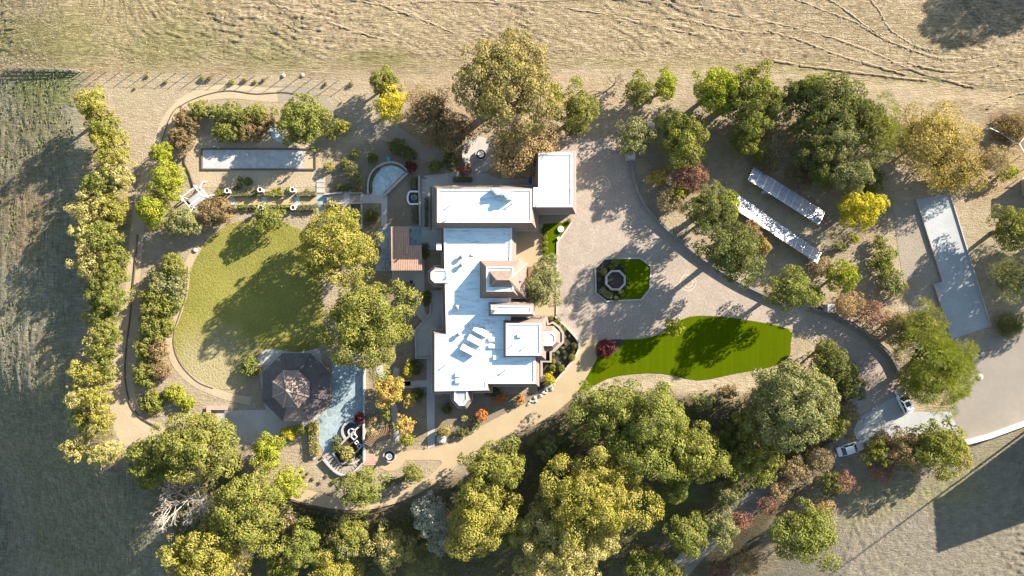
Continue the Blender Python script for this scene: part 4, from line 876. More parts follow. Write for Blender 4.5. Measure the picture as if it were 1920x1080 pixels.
# ------------------------------------------------------------------ cars
def car(name, lab, x, y, rz, L, Wd, H, paint, suv):
    e = empty(name, (*W(x, y, 1.0), 0.04), rz); tag(e, lab, 'car')
    def section(xp, half, z0, z1, hb): return [(xp,-half,z0),(xp,-half*1.0,z0+(z1-z0)*0.55),(xp,-half*hb,z1),(xp,0,z1+0.03),(xp,half*hb,z1),(xp,half,z0+(z1-z0)*0.55),(xp,half,z0)]
    w = Wd/2; bh = 0.98 if suv else 0.86
    secs = [(-L/2,w*0.78,0.42,bh*0.82,0.9),(-L/2+0.12,w*0.93,0.32,bh,0.9),(-L/2+0.7,w,0.26,bh+0.02,0.92),(-0.2,w,0.26,bh,0.93),(L/2-1.35,w,0.26,bh-0.02,0.92),(L/2-0.45,w*0.95,0.28,bh-0.14,0.88),(L/2-0.08,w*0.82,0.36,bh-0.30,0.85),(L/2,w*0.7,0.45,bh-0.42,0.85)]
    vs_ = []; fs = []
    for s_ in secs: vs_ += section(*s_)
    for i in range(len(secs)-1):
        for k in range(6): fs.append((i*7+k, i*7+k+1, (i+1)*7+k+1, (i+1)*7+k))
        fs.append((i*7+6, i*7, (i+1)*7, (i+1)*7+6))
    fs += [tuple(range(7)), tuple(reversed(range((len(secs)-1)*7, len(secs)*7)))]
    b = MB().add(vs_, fs).build('body', paint, e, True)
    m = b.modifiers.new('b', 'BEVEL'); m.width = 0.03; m.segments = 2; m.limit_method = 'ANGLE'
    xr0, xr1, xt0, xt1 = (-L/2+0.25, L/2-1.5, -L/2+0.75, L/2-2.25) if suv else (-L/2+0.75, L/2-1.45, -L/2+1.5, L/2-2.25)
    zb_, zt_ = bh-0.02, H
    wb, wt = w*0.9, w*0.72
    B = [(xr0,-wb,zb_),(xr1,-wb,zb_),(xr1,wb,zb_),(xr0,wb,zb_)]; Tt = [(xt0,-wt,zt_-0.06),(xt1,-wt,zt_-0.06),(xt1,wt,zt_-0.06),(xt0,wt,zt_-0.06)]
    g = MB().add(B+Tt, [(3,2,1,0),(4,5,6,7),(0,1,5,4),(1,2,6,5),(2,3,7,6),(3,0,4,7)]).build('windows', M['window'], e)
    rf = MB().prism([(xt0-0.05,-wt-0.02),(xt1+0.05,-wt-0.02),(xt1+0.12,0),(xt1+0.05,wt+0.02),(xt0-0.05,wt+0.02)], zt_-0.07, zt_).build('roof_panel', paint, e)
    if suv: MB().box(((xt0+xt1)/2+0.25, 0, zt_+0.01), (0.95, wt*1.3, 0.03)).build('sunroof', M['window'], rf)
    for i in range(4):
        for j, (bx_, tx_) in enumerate(((xr0, xt0), (xr1, xt1), ((xr0+xr1)/2, (xt0+xt1)/2))):
            if i < 2: sgn = (-1, 1)[i]; MB().bar((bx_, sgn*wb, zb_), (tx_, sgn*wt, zt_-0.05), 0.09, 0.07).build('pillar', paint, e)
    for sx, off in ((-1, -L/2+0.85), (1, L/2-0.9)):
        for sy in (-1, 1):
            wh = MB().tube([(off, sy*(w-0.2), 0.34), (off, sy*(w+0.01), 0.34)], [0.34,0.34], 16).build('wheel', M['rubber'], e)
            MB().tube([(off, sy*(w+0.0), 0.34), (off, sy*(w+0.03), 0.34)], [0.2,0.2], 12).build('rim', M['grey_metal'], wh)
    for sy in (-1, 1):
        MB().box((L/2-2.05+0.45, sy*(w+0.1), bh+0.08), (0.14,0.22,0.14)).build('mirror', paint, e)
        MB().box((L/2-0.14, sy*w*0.6, bh-0.38), (0.12,0.34,0.13)).build('headlight', M['white_paint'], e)
        MB().box((-L/2+0.03, sy*w*0.62, bh-0.2), (0.1,0.3,0.14)).build('tail_light', M['leaf_red'] if False else M['brick'], e)
    return e
car('parked_car', 'white car with dark sunroof half under the green tree', 1697, 752, math.atan2(215, -100), 4.8, 1.9, 1.62, M['car_white'], True)
c2_ = car('parked_car', 'silver car with cargo on its tail on the wooded lane', 1596, 842, math.atan2(55, 190), 5.2, 1.9, 1.5, M['car_silver'], False)
# ------------------------------------------------------------------ walls, fences, posts
wall_thing('retaining_wall', 'long stone retaining wall on the east side of the driveway', [(1182,302),(1186,330),(1196,362),(1214,394),(1250,430),(1310,480),(1380,526),(1440,556),(1470,570)], 0.45, 0.8, 'wall_dark', True)
ub = empty('utility_box', (*W(1180,296), 0)); tag(ub, 'pale louvred utility enclosure at the top end of the driveway wall', 'utility box')
MB().box((0,0,1.1), (1.5,1.3,2.2)).build('cabinet', M['concrete_pale'], ub)
for i in range(5): MB().box((-0.5+i*0.25,0,2.23), (0.13,1.0,0.06)).build('louvre', M['white_paint'], ub)
rw = [(1520,578),(1560,592),(1600,610),(1640,640),(1668,668),(1684,700)]
wall_thing('lane_wall', 'dark stone wall along the outside of the curved entry lane', rw, 0.5, 0.9, 'wall_dark', True)
rf_ = empty('lane_fence', (*W(1600,606), 0)); tag(rf_, 'post and rail fence above the curved entry lane', 'fence')
fx0, fy0 = W(1600,606); pts = [(1524,572),(1548,580),(1566,587),(1584,594),(1602,602),(1620,614),(1640,630)]; prev = None
for x, y in pts:
    q = W(x, y); p = (q[0]-fx0, q[1]-fy0); MB().box((p[0], p[1], 1.1), (0.16,0.16,2.2)).build('post', M['brown_wood'], rf_)
    if prev:
        for z in (1.2, 2.0): MB().bar((*prev, z), (*p, z), 0.06, 0.1).build('rail', M['brown_wood'], rf_)
    prev = p
gp = empty('gate_pillar', (*W(1547,577), 0)); tag(gp, 'stone gate pillar with cap beside the entry lane', 'pillar')
MB().box((0,0,1.3), (1.3,1.3,2.6)).build('shaft', M['stone_wall'], gp); MB().box((0,0,2.68), (1.55,1.55,0.16)).build('cap', M['concrete'], gp)
wall_thing('court_kerb', 'upper dark kerb along the west edge of the concrete court', [(1717,374),(1766,527)], 0.3, 0.45, 'stone_wall', False, 'kerb')
wall_thing('court_kerb', 'lower dark kerb along the west edge of the concrete court', [(1766,529),(1750,533),(1783,636)], 0.3, 0.45, 'stone_wall', False, 'kerb')
wall_thing('court_kerb', 'thin kerb along the east edge of the concrete court', [(1780,362),(1857,612)], 0.2, 0.25, 'kerb', False, 'kerb')
wall_thing('white_wall', 'white wall along the south side of the parking court', [(1806,829),(1850,817),(1985,768)], 0.55, 1.1, 'white_paint')
wall_thing('pale_kerb', 'pale concrete strip where the car pad meets parking court', [(1778,775),(1792,808),(1806,828)], 0.9, 0.12, 'concrete_pale', False, 'kerb')
def fence(name, lab, pts, step, h, m, rails, pr=0.1, thick=0.05, group=None, cap=None):
    a0 = W(*pts[0]); e = empty(name, (*a0, Tz(*a0))); z00 = Tz(*a0); tag(e, lab, 'fence', group); Q = []
    for i in range(len(pts)-1):
        A = Vector(W(*pts[i])); B = Vector(W(*pts[i+1])); n = max(1, round((B-A).length/step))
        for k in range(n): Q.append(A+(B-A)*k/n)
    Q.append(Vector(W(*pts[-1]))); prev = None
    for q in Q:
        z = Tz(q.x, q.y)-z00; p = (q.x-a0[0], q.y-a0[1], z)
        MB().box((p[0], p[1], z+h/2-0.1), (pr, pr, h+0.2)).build('post', M[m], e)
        if prev:
            for r_ in rails: MB().bar((prev[0], prev[1], prev[2]+h*r_), (p[0], p[1], p[2]+h*r_), thick).build('rail', M[m], e)
        prev = p
    return e
fence('wire_fence', 'wire fence with timber posts along the bottom of the hillside field', [(-30,118),(60,124),(160,133),(200,134),(330,137),(450,141),(560,146),(660,152)], 2.6, 2.1, 'brown_wood', (0.95,0.55), 0.09, 0.02)
fence('plank_fence', 'short dark solid fence run at the top left corner', [(2,122),(60,127),(150,134)], 1.5, 0.9, 'wood', (0.3,0.6,0.92), 0.14, 0.12)
for pts, lab in (([(1848,243),(1870,253),(1888,266),(1902,272)],'white pipe rail running down from the hillside brush'),([(1902,272),(1922,248),(1950,215)],'white pipe rail branching up to the right edge'),([(1902,272),(1914,292),(1926,312)],'white pipe rail branching down to the right edge')):
    fence('pipe_rail', lab, pts, 2.2, 1.2, 'white_paint', (1.0,), 0.1, 0.14, 'white pipe rails near the right edge')
fence('pipe_rail', 'white pipe rail at the right edge beside the grey shed roof', [(1908,336),(1960,330)], 2.2, 1.2, 'white_paint', (1.0,), 0.1, 0.14, 'white pipe rails near the right edge')
# fallen log
p = W(1815,326); tag(MB().tube([(0,0,0.2),(2.2,-0.5,0.24),(4.0,-0.8,0.18)], [0.2,0.24,0.13], 8).build('fallen_log', M['bark'], loc=(p[0]-2, p[1]+0.5, 0)), 'dark fallen log under the amber bare tree', 'log')
tb = empty('teal_chair', (*W(729,300), 0)); tag(tb, 'small turquoise garden chair above the curved wall', 'chair')
MB().box((0,0,0.42), (0.6,0.6,0.06)).build('seat', M['teal'], tb); MB().box((0,0.28,0.75), (0.6,0.06,0.6)).build('backrest', M['teal'], tb)
for sx in (-.25,.25):
    for sy in (-.25,.25): MB().box((sx,sy,0.2), (0.06,0.06,0.4)).build('leg', M['teal'], tb)
for i, (x, y) in enumerate(((719,497),(727,497))):
    tag(MB().box((0,0,0.22), (0.55,0.5,0.4)).box((0,0,0.45), (0.62,0.58,0.08)).build('patio_stool', M['redwood' if i == 0 else 'concrete_pale'], loc=(*W(x, y), 0.04)), ('salmon' if i == 0 else 'pale')+' square stool at the foot of the pergola patio', 'stool')
for i, (x, y) in enumerate(((752,529),(772,529))):
    e = empty('planter_pot', (*W(x, y), 0.03)); tag(e, ('left' if i == 0 else 'right')+' round planter pot on the walk south of the pergola', 'pot', 'round pots south of the pergola')
    MB().lathe([(0.3,0),(0.5,0.6),(0.5,0.68),(0.4,0.68),(0.36,0.5)], (0,0,0), 16).build('pot', M['concrete'], e); MB().lathe([(0.38,0.4),(0.38,0.55)], (0,0,0), 14).build('soil', M['mulch'], e)
tag(MB().lathe([(0.55,0),(0.6,0.3),(0.55,0.36)], (0,0,0), 20).build('garden_table', M['white_paint'], loc=(*W(1051,430), 0.03)), 'round white drum table on the green strip by the garage', 'table')
tag(MB().box((0,0,0.2), (0.45,0.45,0.4)).box((0,0,0.43), (0.52,0.52,0.06)).build('garden_stool', M['white_paint'], loc=(*W(1047,447), 0.03), rz=0.5), 'tiny white stool below the drum table', 'stool')
p = W(1218,238); tag(MB().lathe([(0.7,0),(0.75,1.2),(0.6,1.5),(0.2,1.6)], (0,0,0), 18).build('water_tank', M['white_paint'], loc=(p[0], p[1], 0)), 'small white water tank between the olive trees', 'tank')
# boulders
def boulder_mesh(seed):
    bm = bmesh.new(); bmesh.ops.create_icosphere(bm, subdivisions=2, radius=1.0); r_ = random.Random(seed)
    for v in bm.verts: v.co *= r_.uniform(0.78, 1.12)
    for v in bm.verts: v.co.z *= 0.65
    me = bpy.data.meshes.new('boulder'); bm.to_mesh(me); bm.free(); me.materials.append(M['rock']); return me
BM_ = [boulder_mesh(s) for s in range(4)]
ORD = ['first','second','third','fourth','fifth','sixth','seventh','eighth','ninth','tenth','eleventh','twelfth','thirteenth','fourteenth','fifteenth','sixteenth','seventeenth','eighteenth','nineteenth','twentieth','twenty first','twenty second','twenty third','twenty fourth']
k = 0
for i in range(20):
    f = i/19; x = 1040-48*f+rnd.uniform(-3,3); y = 722+35*f+rnd.uniform(-2.5,2.5)
    if i in (5, 9, 10): continue
    o = link('boulder', BM_[i % 4], None, None, (*W(x, y), 0.1), rnd.uniform(0, 6)); s_ = rnd.uniform(0.2, 0.42); o.scale = (s_, s_, s_)
    tag(o, ORD[k]+' pale boulder from the top of the row edging the sandy path', 'boulder', 'boulders edging the sandy path'); k += 1
for x, y, s_, lab in ((828,823,0.95,'largest pale boulder beside the foot of the south walk'),(532,142,0.45,'left pale stone on the bank below the hillside field'),(568,141,0.42,'right pale stone on the bank below the hillside field'),(367,469,0.5,'pale stone at the north west corner of the lawn'),(1841,664,0.5,'flat pale stone on the parking court corner'),(1837,707,0.55,'flat pale stone lower on the parking court'),(588,858,0.4,'grey stone beside the terrace steps'),(1226,246,0.55,'pale rock beside the water tank'),(1346,740,0.5,'pale rock under the slope shrubs')):
    o = link('boulder', BM_[int(s_*100) % 4], None, None, (*W(x, y), 0.12), s_*9); o.scale = (s_, s_, s_*0.8); tag(o, lab, 'boulder')
# ------------------------------------------------------------------ buildings just outside the picture whose shade falls into it
bn = empty('barn', (*W(1990,830), 0)); tag(bn, 'flat roofed barn beyond the right edge shading the field', 'barn')
b0 = W(1990,830); lp = lambda x, y: (W(x, y)[0]-b0[0], W(x, y)[1]-b0[1])
BH = 10.5
P = [lp(1960,788), lp(1966,880), lp(2200,798), lp(2180,700)]
MB().prism(P, 0, BH).build('wall', M['stucco'], bn); MB().prism(offset(P, 0.3), BH, BH+0.3).build('roof', M['grey_metal'], bn)
fp = empty('flagpole', (*W(1958,783), 0)); tag(fp, 'tall thin flagpole beyond the right edge casting a long shadow', 'flagpole')
MB().tube([(0,0,0),(0,0,21)], [0.22,0.10], 8).build('pole', M['grey_metal'], fp); MB().lathe([(0.05,0),(0.18,0.15),(0.05,0.3)], (0,0,21), 8).build('ball', M['grey_metal'], fp)
sh = empty('shed', (*W(1940,352), 0)); tag(sh, 'small dark shed roof cut by the right edge of the picture', 'shed')
MB().box((0,0,1.3), (5,3,2.6)).build('wall', M['stucco'], sh); MB().box((0,0,2.7), (5.5,3.5,0.2)).build('roof', M['dark_metal'], sh)
# ------------------------------------------------------------------ plants
def unit(a): return a/np.maximum(1e-6, np.linalg.norm(a, axis=-1, keepdims=True))
def leaf_quads(pos, nrm, size, aspect, r_):
    n = len(pos); t_ = unit(np.cross(nrm, unit(r_.normal(size=(n, 3))))); b_ = np.cross(nrm, t_)
    s_ = size*r_.uniform(0.6, 1.35, n)[:, None]; t_ = t_*s_*0.5; b_ = b_*s_*0.5*aspect
    return np.stack([pos-t_, pos+b_*0.9, pos+t_, pos-b_*0.9], 1)
def crown_mesh(rx, ry, rz, mname, seed, leaf=0.30, dens=1.0, clump=0.23, aspect=0.75, low=-0.25, wob=0.16, spiky=0.0, droop=0.0, loft=0.0):
    """leaf clumps spread through a crown; origin at crown centre"""
    r_ = np.random.default_rng(seed); Rm = math.sqrt(rx*ry)
    rc = float(np.clip(clump*Rm, 0.28, 1.7))
    nc = int(max(5, 2*math.pi*Rm*Rm*(1.15)/(math.pi*rc*rc*0.62)))
    i = np.arange(nc)+0.5; zz = low+(1-low)*i/nc; ph = i*2.39996+r_.uniform(0, 6)
    hr = np.sqrt(np.clip(1-zz**2, 0, 1)); D = np.stack([hr*np.cos(ph), hr*np.sin(ph), zz], -1)
    D = unit(D+r_.normal(0, 0.10, D.shape))
    th = np.arctan2(D[:, 1], D[:, 0]); f = np.ones(nc)
    for k in (2, 3, 4, 5, 7): f += wob*r_.uniform(0.3, 1)*np.sin(k*th+r_.uniform(0, 6.28))*(0.5+0.5*hr)
    sc = r_.uniform(0.55, 1.4, nc); rcs = rc*sc
    ctr = D*np.array([rx, ry, rz])*f[:, None]*r_.uniform(0.74, 1.10, nc)[:, None]*(1-0.66*rc/Rm)
    nin = nc//4                                      # inner clumps fill the crown
    ctr[r_.choice(nc, nin, False)] *= r_.uniform(0.45, 0.8, nin)[:, None]
    area = leaf*leaf*aspect*0.5
    cnt = np.maximum(6, (dens*0.85*4*math.pi*rcs**2*0.6/area*0.62)).astype(int)
    ci = np.repeat(np.arange(nc), cnt); n = len(ci)
    d = unit(r_.normal(size=(n, 3))+D[ci]*0.75+np.array([0, 0, 0.35]))
    pos = ctr[ci]+d*rcs[ci][:, None]*r_.uniform(0.76, 1.08, n)[:, None]*np.array([1, 1, 0.85])
    pos[:, 2] -= droop*rcs[ci]*r_.uniform(0, 1, n)
    if spiky: nrm = unit(np.cross(d, unit(r_.normal(size=(n, 3)))))
    else: nrm = unit(d+r_.normal(0, 0.5, (n, 3)))
    if spiky:
        t_ = unit(d+r_.normal(0, 0.35, (n, 3))); b_ = unit(np.cross(t_, r_.normal(size=(n, 3)))); s_ = leaf*spiky*r_.uniform(0.6, 1.3, n)[:, None]
        Q = np.stack([pos-b_*leaf*0.12, pos+b_*leaf*0.12, pos+t_*s_+b_*leaf*0.04, pos+t_*s_-b_*leaf*0.04], 1)
    else: Q = leaf_quads(pos, nrm, leaf, aspect, r_)
    ni = int(2.6*math.pi*Rm*Rm*0.5/0.22) if Rm > 1.2 else 30     # coarse inner foliage keeps the crown from being see-through
    di = unit(r_.normal(size=(ni, 3))); di[:, 2] = np.maximum(di[:, 2], low*0.6)
    sI = float(np.clip(0.16*Rm, 0.25, 0.8))
    Qi = leaf_quads(di*np.array([rx, ry, rz])*0.66*r_.uniform(0.8, 1.0, ni)[:, None], unit(di+r_.normal(0, 0.4, (ni, 3))), sI, 0.9, r_)
    Q = np.concatenate([Q, Qi]); ci = np.concatenate([ci, r_.integers(0, nc, ni)]); n = n+ni
    cr = r_.uniform(0, 1, nc)
    col = np.stack([np.clip(cr[ci]*0.7+r_.uniform(0, 1, n)*0.3, 0, 1), r_.uniform(0, 1, n), np.zeros(n), np.ones(n)], -1)
    me = np_mesh('crown', Q.reshape(-1, 3), np.arange(n*4).reshape(-1, 4), [M['leaf_'+mname]], [('leaf', 'FLOAT_COLOR', np.repeat(col, 4, 0))])
    return me
def trunk_mesh(h, rx, ry, seed, m, spread=0.55, r0=None):
    r_ = random.Random(seed); mb = MB(); r0 = r0 or max(0.09, 0.035*h+0.02*math.sqrt(rx*ry)); hz = h*0.42
    bx_, by_ = r_.uniform(-.3, .3)*r0*3, r_.uniform(-.3, .3)*r0*3
    mb.tube([(0,0,-0.35),(0,0,0.05),(bx_*0.5,by_*0.5,hz*0.6),(bx_,by_,hz),(bx_*1.5,by_*1.5,h*0.78)], [r0*1.45,r0*1.15,r0*0.9,r0*0.75,r0*0.25], 7)
    k = 5 if rx*ry > 9 else 3
    for i in range(k):
        a = 2*math.pi*i/k+r_.uniform(-.4, .4); f = r_.uniform(0.45, 0.7)*spread/0.55; z0 = hz*r_.uniform(0.6, 1.0)
        ex, ey, ez = math.cos(a)*rx*f, math.sin(a)*ry*f, h*r_.uniform(0.58, 0.8)
        mb.tube([(bx_*0.6,by_*0.6,z0),(ex*0.45,ey*0.45,z0+(ez-z0)*0.55),(ex,ey,ez)], [r0*0.5,r0*0.34,r0*0.1], 5)
    return mb.mesh('trunk', m)
def bare_mesh(rx, ry, h, seed, m, levels=4, n0=6, tw=1.0, up=0.25):
    """bare crown of branching twigs, origin at trunk foot"""
    r_ = random.Random(seed); segs = []
    def grow(p, d, L, rad, lev):
        p2 = p+d*L; mid = p+d*L*0.5+Vector((r_.uniform(-1,1), r_.uniform(-1,1), r_.uniform(-.5,.7)))*L*0.09
        segs.append((p, mid, rad, rad*0.8)); segs.append((mid, p2, rad*0.8, rad*0.6))
        if lev == 0: return
        for i in range(r_.choice((3, 3, 4)) if lev > 1 else 3):
            ax = Vector((r_.gauss(0,1), r_.gauss(0,1), r_.gauss(0,0.6))); nd = (d+ax*0.55+Vector((0,0,up*0.5))).normalized()
            q = mid.lerp(p2, r_.uniform(0.2, 1.0)); grow(q, nd, L*r_.uniform(0.5, 0.72), rad*0.55, lev-1)
    r0 = 0.02*h+0.06; hz = h*0.3; segs.append((Vector((0,0,-0.3)), Vector((0,0,hz)), r0*1.3, r0))
    Rm = math.sqrt(rx*ry)
    for i in range(n0):
        a = 2*math.pi*i/n0+r_.uniform(-.35,.35); d = Vector((math.cos(a)*rx/Rm, math.sin(a)*ry/Rm, r_.uniform(0.25, 0.9)*h/Rm*0.7)).normalized()
        grow(Vector((0,0,hz*r_.uniform(0.55,1.0))), d, Rm*r_.uniform(0.44,0.62), r0*0.55, levels)
    mb_v = []; mb_f = []
    for a, b, ra, rb in segs:
        d = b-a
        if d.length < 1e-4: continue
        q = d.to_track_quat('Z', 'Y').to_matrix(); n = len(mb_v); ra = max(ra, 0.022*tw); rb = max(rb, 0.018*tw)
        for p, rr in ((a, ra), (b, rb)):
            for k_ in range(3):
                t_ = 2.0944*k_; mb_v.append(tuple(p+q @ Vector((math.cos(t_)*rr, math.sin(t_)*rr, 0))))
        mb_f += [(n, n+1, n+4, n+3), (n+1, n+2, n+5, n+4), (n+2, n, n+3, n+5)]
    mb = MB(); mb.v = mb_v; mb.f = mb_f; return mb.mesh('branches', m)
PL_SEED = [100]
def plant(name, lab, cat, px, py, rpx, rpy, h, sty, group=None, kind='round', rot=0, **kw):
    """a tree or shrub seen at image point (px,py): rpx, rpy radii in image pixels of the crown as seen from above"""
    PL_SEED[0] += 1; sd_ = PL_SEED[0]
    z0 = Tz(*W(px, py)); zc = z0+h*0.58; z0 = Tz(*W(px, py, zc)); x, y = W(px, py, zc); k = (CAM_H-zc)/CAM_H/10
    rx, ry = rpx*k, rpy*k
    e = empty(name, (x, y, z0), R(rot)); tag(e, lab, cat, group)
    big = rx*ry > 2.2
    rz = h*0.47 if big else h*0.5
    cz = h-rz
    opt = dict(leaf=0.34 if rx*ry > 20 else (0.28 if big else 0.22)); opt.update(kw)
    bark = M['bark_grey'] if sty in ('sage','silver','cream','euca') else M['bark']
    if kind == 'bare':
        link('branches', bare_mesh(rx, ry, h, sd_, M[opt.get('wood', 'twig')], opt.get('levels', 4), opt.get('n0', 7), opt.get('tw', 1.0)), None, e); return e
    if kind == 'fuzzy':      # half-bare: twigs with a thin veil of leaves
        link('branches', bare_mesh(rx*0.95, ry*0.95, h*0.95, sd_, M[opt.get('wood', 'twig')], 3, 7, 1.3), None, e)
        o = link('crown', crown_mesh(rx, ry, rz, sty, sd_, leaf=opt['leaf']*0.85, dens=opt.get('dens', 0.38), clump=0.26, wob=0.13), None, e); o.location = (0, 0, cz); return e
    link('trunk', trunk_mesh(h, rx, ry, sd_, bark), None, e)
    o = link('crown', crown_mesh(rx, ry, rz, sty, sd_, **{k_: v for k_, v in opt.items() if k_ not in ('wood','levels','n0','tw')}), None, e); o.location = (0, 0, cz)
    return e
def ordn(i): return ORD[i]
P_ = plant
# ---- great trees
P_('eucalyptus_tree','huge olive brown domed tree standing north of the mansion','tree',950,158,97,96,17,'euca',clump=0.13,wob=0.06,droop=0.5)
P_('oak_tree','yellow olive oak overhanging the pergola patio','tree',632,463,76,68,13,'gold',clump=0.18,wob=0.12,low=-0.5)
P_('oak_tree','big green oak between the lawn and west terrace','tree',686,606,86,88,14,'olive',clump=0.19,wob=0.09,low=-0.65)
P_('oak_tree','dark green round tree above the east end of bocce court','tree',570,229,52,50,7.5,'green',clump=0.2)
P_('pine_tree','dark clumpy pine nearest the south edge of synthetic lawn','tree',1135,778,70,62,12,'green',group='clumpy pines south of the lawn',clump=0.20,wob=0.14)
P_('pine_tree','broad clumpy pine in the middle of the southern wood','tree',1215,812,84,90,14,'green',group='clumpy pines south of the lawn',clump=0.17,wob=0.12)
P_('pine_tree','eastern lobe pine reaching towards the wooded lane','tree',1300,852,62,56,12,'olive',group='clumpy pines south of the lawn',clump=0.2,wob=0.14)
P_('pine_tree','small pine at the foot of the broad clumpy pine','tree',1266,912,28,28,8,'green',group='clumpy pines south of the lawn')
P_('eucalyptus_tree','enormous golden olive tree at the bottom centre','tree',1112,930,96,88,16,'gold',clump=0.15,wob=0.13,leaf=0.31)
P_('eucalyptus_tree','tan flowered tree cut by the bottom edge at centre','tree',1055,1020,100,84,15,'cream',clump=0.13,wob=0.13,leaf=0.31)
P_('oak_tree','olive crown beside the sandy path bend','tree',925,876,62,48,12,'olive',clump=0.2)
P_('oak_tree','tall golden crown below the sandy path bend','tree',902,962,58,80,14,'gold',clump=0.19,wob=0.14)
P_('oak_tree','wide olive yellow oak south west of the gazebo patio','tree',372,838,80,64,11,'olive',clump=0.19,wob=0.1)
P_('oak_tree','darker low oak on the left flank of the wide oak','tree',284,862,42,52,7,'green')
P_('oak_tree','green olive oak right of the white dead tree','tree',468,958,70,74,12,'olive',clump=0.19)
P_('oak_tree','golden yellow oak cut by the bottom edge at left','tree',386,1040,80,56,12,'gold',clump=0.17,wob=0.12)
P_('dead_tree','bleached white leafless tree on the shaded slope','tree',340,944,66,54,9,'tan',kind='bare',wood='bark_white',levels=4,n0=15,tw=0.8)
P_('oak_tree','sage olive round oak right of the synthetic lawn end','tree',1484,758,82,84,13,'sage',clump=0.17,wob=0.07)
P_('oak_tree','dark round oak beside the driveway bend','tree',1374,474,54,54,13.5,'dark',clump=0.2)
P_('oak_tree','dark green oak with yellow flank above the driveway','tree',1330,395,46,48,13,'dark',clump=0.2)
P_('yellow_shrub','bright yellow green bush against the dark driveway oak','bush',1364,388,22,28,8,'lime')
P_('oak_tree','bright yellow tree below the solar arrays right end','tree',1612,394,46,38,9,'yellow',clump=0.2,wob=0.16)
P_('elder_tree','dark leafy tree left of the round yellow green bush','tree',1481,545,43,40,10,'green')
P_('round_bush','round yellow green clipped bush right of the lane trees','bush',1579,519,30,30,6,'lime',wob=0.03,clump=0.15)
P_('low_shrub','small saturated green shrub between elder and round bush','bush',1528,550,15,13,1.8,'lime')
P_('cedar_tree','bright green feathery conifer over the white car','tree',1752,690,64,78,12,'cedar',spiky=2.2,leaf=0.30,dens=0.9,clump=0.2,wob=0.16)
P_('cedar_tree','yellow green conifer crown above the feathery conifer','tree',1728,612,42,38,10,'olive',spiky=1.6,leaf=0.30,dens=0.9)
P_('oak_tree','olive gold tree right of the car pad','tree',1755,838,52,48,8,'olive',wob=0.14)
P_('oak_tree','two tone green tree by the south east field','tree',1510,1002,60,60,10,'green',wob=0.14,clump=0.24)
P_('fir_tree','grey green slender tree in front of the mansion entrance','tree',1020,532,30,52,7,'sage',rot=-8,leaf=0.26,dens=1.0,wob=0.16)
# ---- north edge
P_('willow_tree','olive leaved small tree north of the bare thicket','tree',720,152,30,26,6,'olive'); P_('willow_tree','bright yellow small tree below the olive one','tree',733,196,29,34,6,'yellow',dens=0.85)
P_('bare_thicket','brown half bare thicket left of the huge domed tree','bush',805,205,46,38,6,'brown',kind='fuzzy'); P_('bare_thicket','dark tangled thicket above the upper garden path','bush',840,250,52,42,6,'brown',kind='fuzzy',dens=0.5)
P_('autumn_tree','orange flecked half bare tree behind the mansion','tree',975,288,64,48,8,'autumn',kind='fuzzy',dens=0.5); P_('autumn_tree','tan twiggy crown between orange tree and domed tree','tree',1012,252,42,30,8,'tan',kind='fuzzy',dens=0.5)
P_('pepper_tree','olive green tree at the right foot of the domed tree','tree',1085,208,36,42,9,'olive'); P_('shrub','lime flank shrub under the domed tree right side','bush',1040,190,16,36,7,'lime')
P_('shrub','sage shrub at the head of the driveway','bush',1078,242,22,14,3,'sage')
P_('dead_shrub','leafless pinkish shrub on the field edge','bush',1155,152,20,22,4,'tan',kind='bare',wood='twig',levels=3)
P_('olive_tree','rounded olive tree on the north edge with straw tips','tree',1202,172,28,30,6,'olive'); P_('olive_tree','upright olive tree right of the rounded one','tree',1249,160,20,30,6,'lime')
P_('olive_tree','tan olive tree above the utility enclosure','tree',1192,258,36,38,5.5,'sage',dens=0.7); P_('olive_tree','broad yellow olive tree right of the water tank','tree',1284,272,42,44,8,'olive'); P_('olive_tree','upper dark olive tree behind the broad one','tree',1270,232,44,22,7,'green')
P_('maple_tree','red autumn shrub tree above the driveway wall','tree',1292,334,36,30,5,'red',kind='fuzzy',dens=0.55); P_('shrub','small pale yellow shrub near the driveway wall','bush',1234,333,18,16,3,'peach'); P_('shrub','green shrub under the red autumn tree','bush',1278,356,22,18,4,'lime')
P_('bare_thicket','pink tan bare thicket beside the dark oak','bush',1262,376,34,28,4,'tan',kind='fuzzy',dens=0.3)
P_('acacia_tree','left lime green acacia on the north edge','tree',1342,168,42,44,9,'lime',clump=0.24); P_('acacia_tree','right lime green acacia on the north edge','tree',1408,168,50,46,10,'olive',clump=0.22); P_('acacia_tree','lower acacia stretching down to the clearing','tree',1408,232,30,34,8,'green'); P_('acacia_tree','lowest olive acacia at the clearing edge','tree',1398,268,34,26,5,'olive')
P_('dead_shrub','grey tangle of fallen branches in the clearing','bush',1320,215,36,28,3,'tan',kind='bare',wood='bark_grey',levels=3)
P_('juniper_tree','dark green juniper right of the acacias','tree',1486,178,26,28,7,'dark'); P_('juniper_tree','large dark juniper mass on the north edge','tree',1556,192,64,48,10,'dark',clump=0.2); P_('juniper_tree','dark juniper lobe below the large mass','tree',1522,228,40,34,8,'green'); P_('juniper_tree','blue green tree in the middle of the eastern grove','tree',1540,285,50,42,8,'dark')
P_('acacia_tree','pale sage crown in the eastern grove','tree',1572,262,40,42,9,'sage',clump=0.26); P_('acacia_tree','pale sage crown nearest the solar arrays','tree',1594,330,36,36,9,'sage',clump=0.26); P_('acacia_tree','low green tree at the grove foot','tree',1635,340,24,26,5,'dark')
